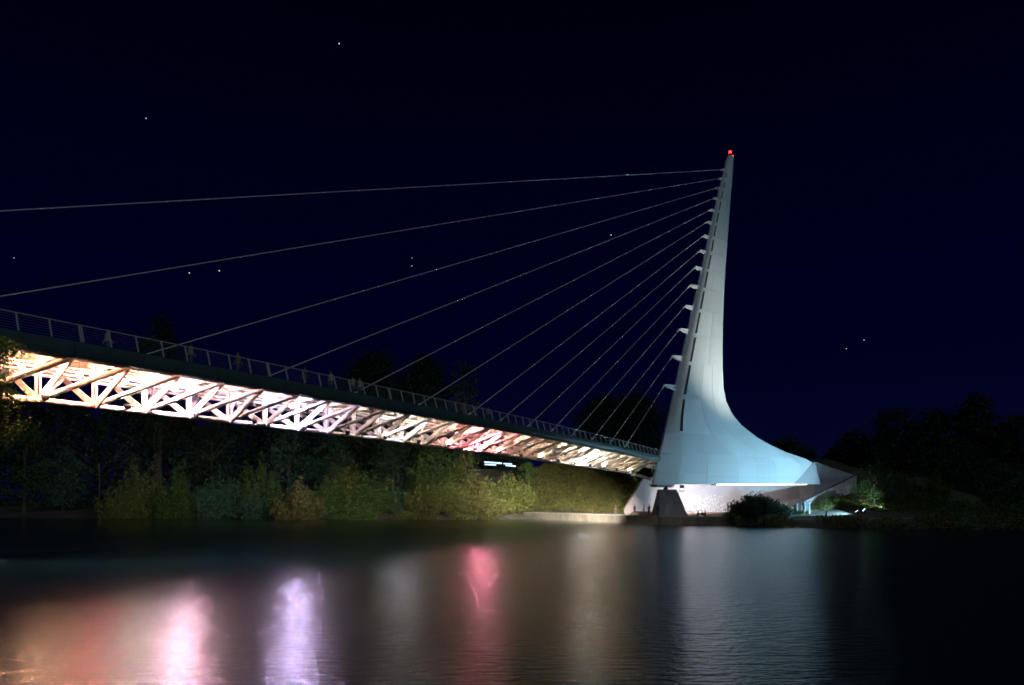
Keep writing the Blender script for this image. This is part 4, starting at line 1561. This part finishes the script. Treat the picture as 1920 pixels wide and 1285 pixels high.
def on_plaza(px, Y, z):
    return ((px - CX) / F * Y, Y, z)
BLK, RED, NVY, GRY, DEN = (0.03, 0.03, 0.035), (0.42, 0.06, 0.05), (0.05, 0.05, 0.09), (0.2, 0.2, 0.2), (0.07, 0.09, 0.15)
zs3 = ZP + 0.51
person(on_plaza(1217, 112.0, ZP + 0.03), 0.4, 'person in a dark red top with folded arms left of the pier', (0.16, 0.03, 0.03), BLK, pose='fold')
person(on_plaza(1233.5, 109.4 + 1.3, ZP + 0.03), 2.6, 'person in dark clothes standing against the pier edge', BLK, NVY, h=1.85)
person(on_plaza(1154, 121.5, ZP + 0.03), 1.2, 'person in a red shirt and shorts walking on the plaza', RED, DEN, pose='walk')
person(on_plaza(1190, 124.0, ZP + 0.0), -0.6, 'person in grey dark clothes close to the white wall end', (0.08, 0.08, 0.09), BLK, pose='stand')
person(on_plaza(1207, 124.3, ZP + 0.0), 0.9, 'person in a pale top before the white wall', (0.38, 0.34, 0.38), GRY, pose='walk')
person(on_plaza(1365, 124.6, zs3), 0.3, 'person in mauve clothes by the wall right of the mosaic', (0.2, 0.15, 0.19), BLK, pose='stand')
person(on_plaza(1106, 139.5, ZP - 0.42), -0.8, 'pale-shirted person sitting on the river wall, outer of two', (0.4, 0.38, 0.3), DEN, pose='sit')
person(on_plaza(1112, 138.0, ZP - 0.42), -0.9, 'dark-clothed person sitting on the river wall, inner of two', (0.14, 0.10, 0.06), BLK, pose='sit')
person(on_plaza(1309, 109.7, ZP - 0.40), 0.2, 'person in a dark red jacket sitting on the edge right of the pier', (0.2, 0.03, 0.03), BLK, pose='sit')
person(on_plaza(1317, 109.6, ZP - 0.40), -0.3, 'person in black sitting on the edge in the middle of three', BLK, NVY, pose='sit')
person(on_plaza(1322, 109.5, ZP - 0.40), 0.5, 'person in a brown red jacket sitting on the edge nearest the rounded bush', (0.13, 0.035, 0.03), BLK, pose='sit')
G5 = 'people walking on the deck'
for n, w, rz_, sh, lab, po in ((-0.2 + 1.2, 1.4, 2.6, (0.55, 0.52, 0.40), 'person in a pale shirt on the deck at the left cable', 'walk'), (2.6, 2.0, 2.6, (0.5, 0.42, 0.2), 'person in a yellow top on the deck at the left', 'walk'), (3.7, 2.2, -0.5, (0.38, 0.22, 0.12), 'person in an orange-brown top on the deck', 'walk'),
                               (5.6, 2.2, 2.6, (0.12, 0.2, 0.2), 'person in a dark green top on the deck', 'walk'), (6.35, 2.5, -0.5, (0.65, 0.6, 0.5), 'person in a cream top leaning near the rail', 'stand'), (7.15, 2.4, 2.6, (0.6, 0.55, 0.35), 'person in a straw-coloured top by the rail', 'stand'),
                               (7.45, 2.3, -0.5, (0.5, 0.58, 0.66), 'person in a light blue top by the rail', 'stand'), (13.6, 2.2, 2.6, (0.35, 0.38, 0.36), 'person in a grey top far along the deck', 'walk')):
    p = bp(n, w, 8.275)
    person((p.x, p.y, p.z), rz_, lab, tuple(c * 0.6 for c in sh), DEN, pose=po, group=G5)

# ------------------------------------------------------------------ stars
STARS = [(636, 82, 1.2, 'brightest star, high in the upper sky'), (274, 222, 0.9, 'lone star in the upper left sky'), (26, 484, 0.8, 'star at the left edge of the sky'),
         (355, 512, 1.1, 'left star of the bright pair above the left deck'), (411, 508, 1.1, 'right star of the bright pair above the left deck'), (772, 484, 0.6, 'upper of two faint stars one above the other'),
         (772, 499, 0.7, 'lower of two faint stars one above the other'), (1176, 328, 1.0, 'star just above the topmost cable'), (1146, 441, 1.0, 'star between the upper cables near the pylon'),
         (1620, 638, 0.8, 'upper right star of the pair beyond the pylon'), (1587, 654, 0.7, 'lower left star of the pair beyond the pylon')]
sm_ = emitter('star_light', (0.85, 0.92, 1.0), 1.6)
for px, py, k, lab in STARS:
    p = at(px, py, 6000)
    mb = MB()
    R_ = 4.4 * k
    mb.add([p + Vector(v) * R_ for v in ((1, 0, 0), (-1, 0, 0), (0, 1, 0), (0, -1, 0), (0, 0, 1), (0, 0, -1))], [(0, 2, 4), (2, 1, 4), (1, 3, 4), (3, 0, 4), (2, 0, 5), (1, 2, 5), (3, 1, 5), (0, 3, 5)])
    tag(mb.build('star', sm_), lab, 'star', 'stars in the night sky')
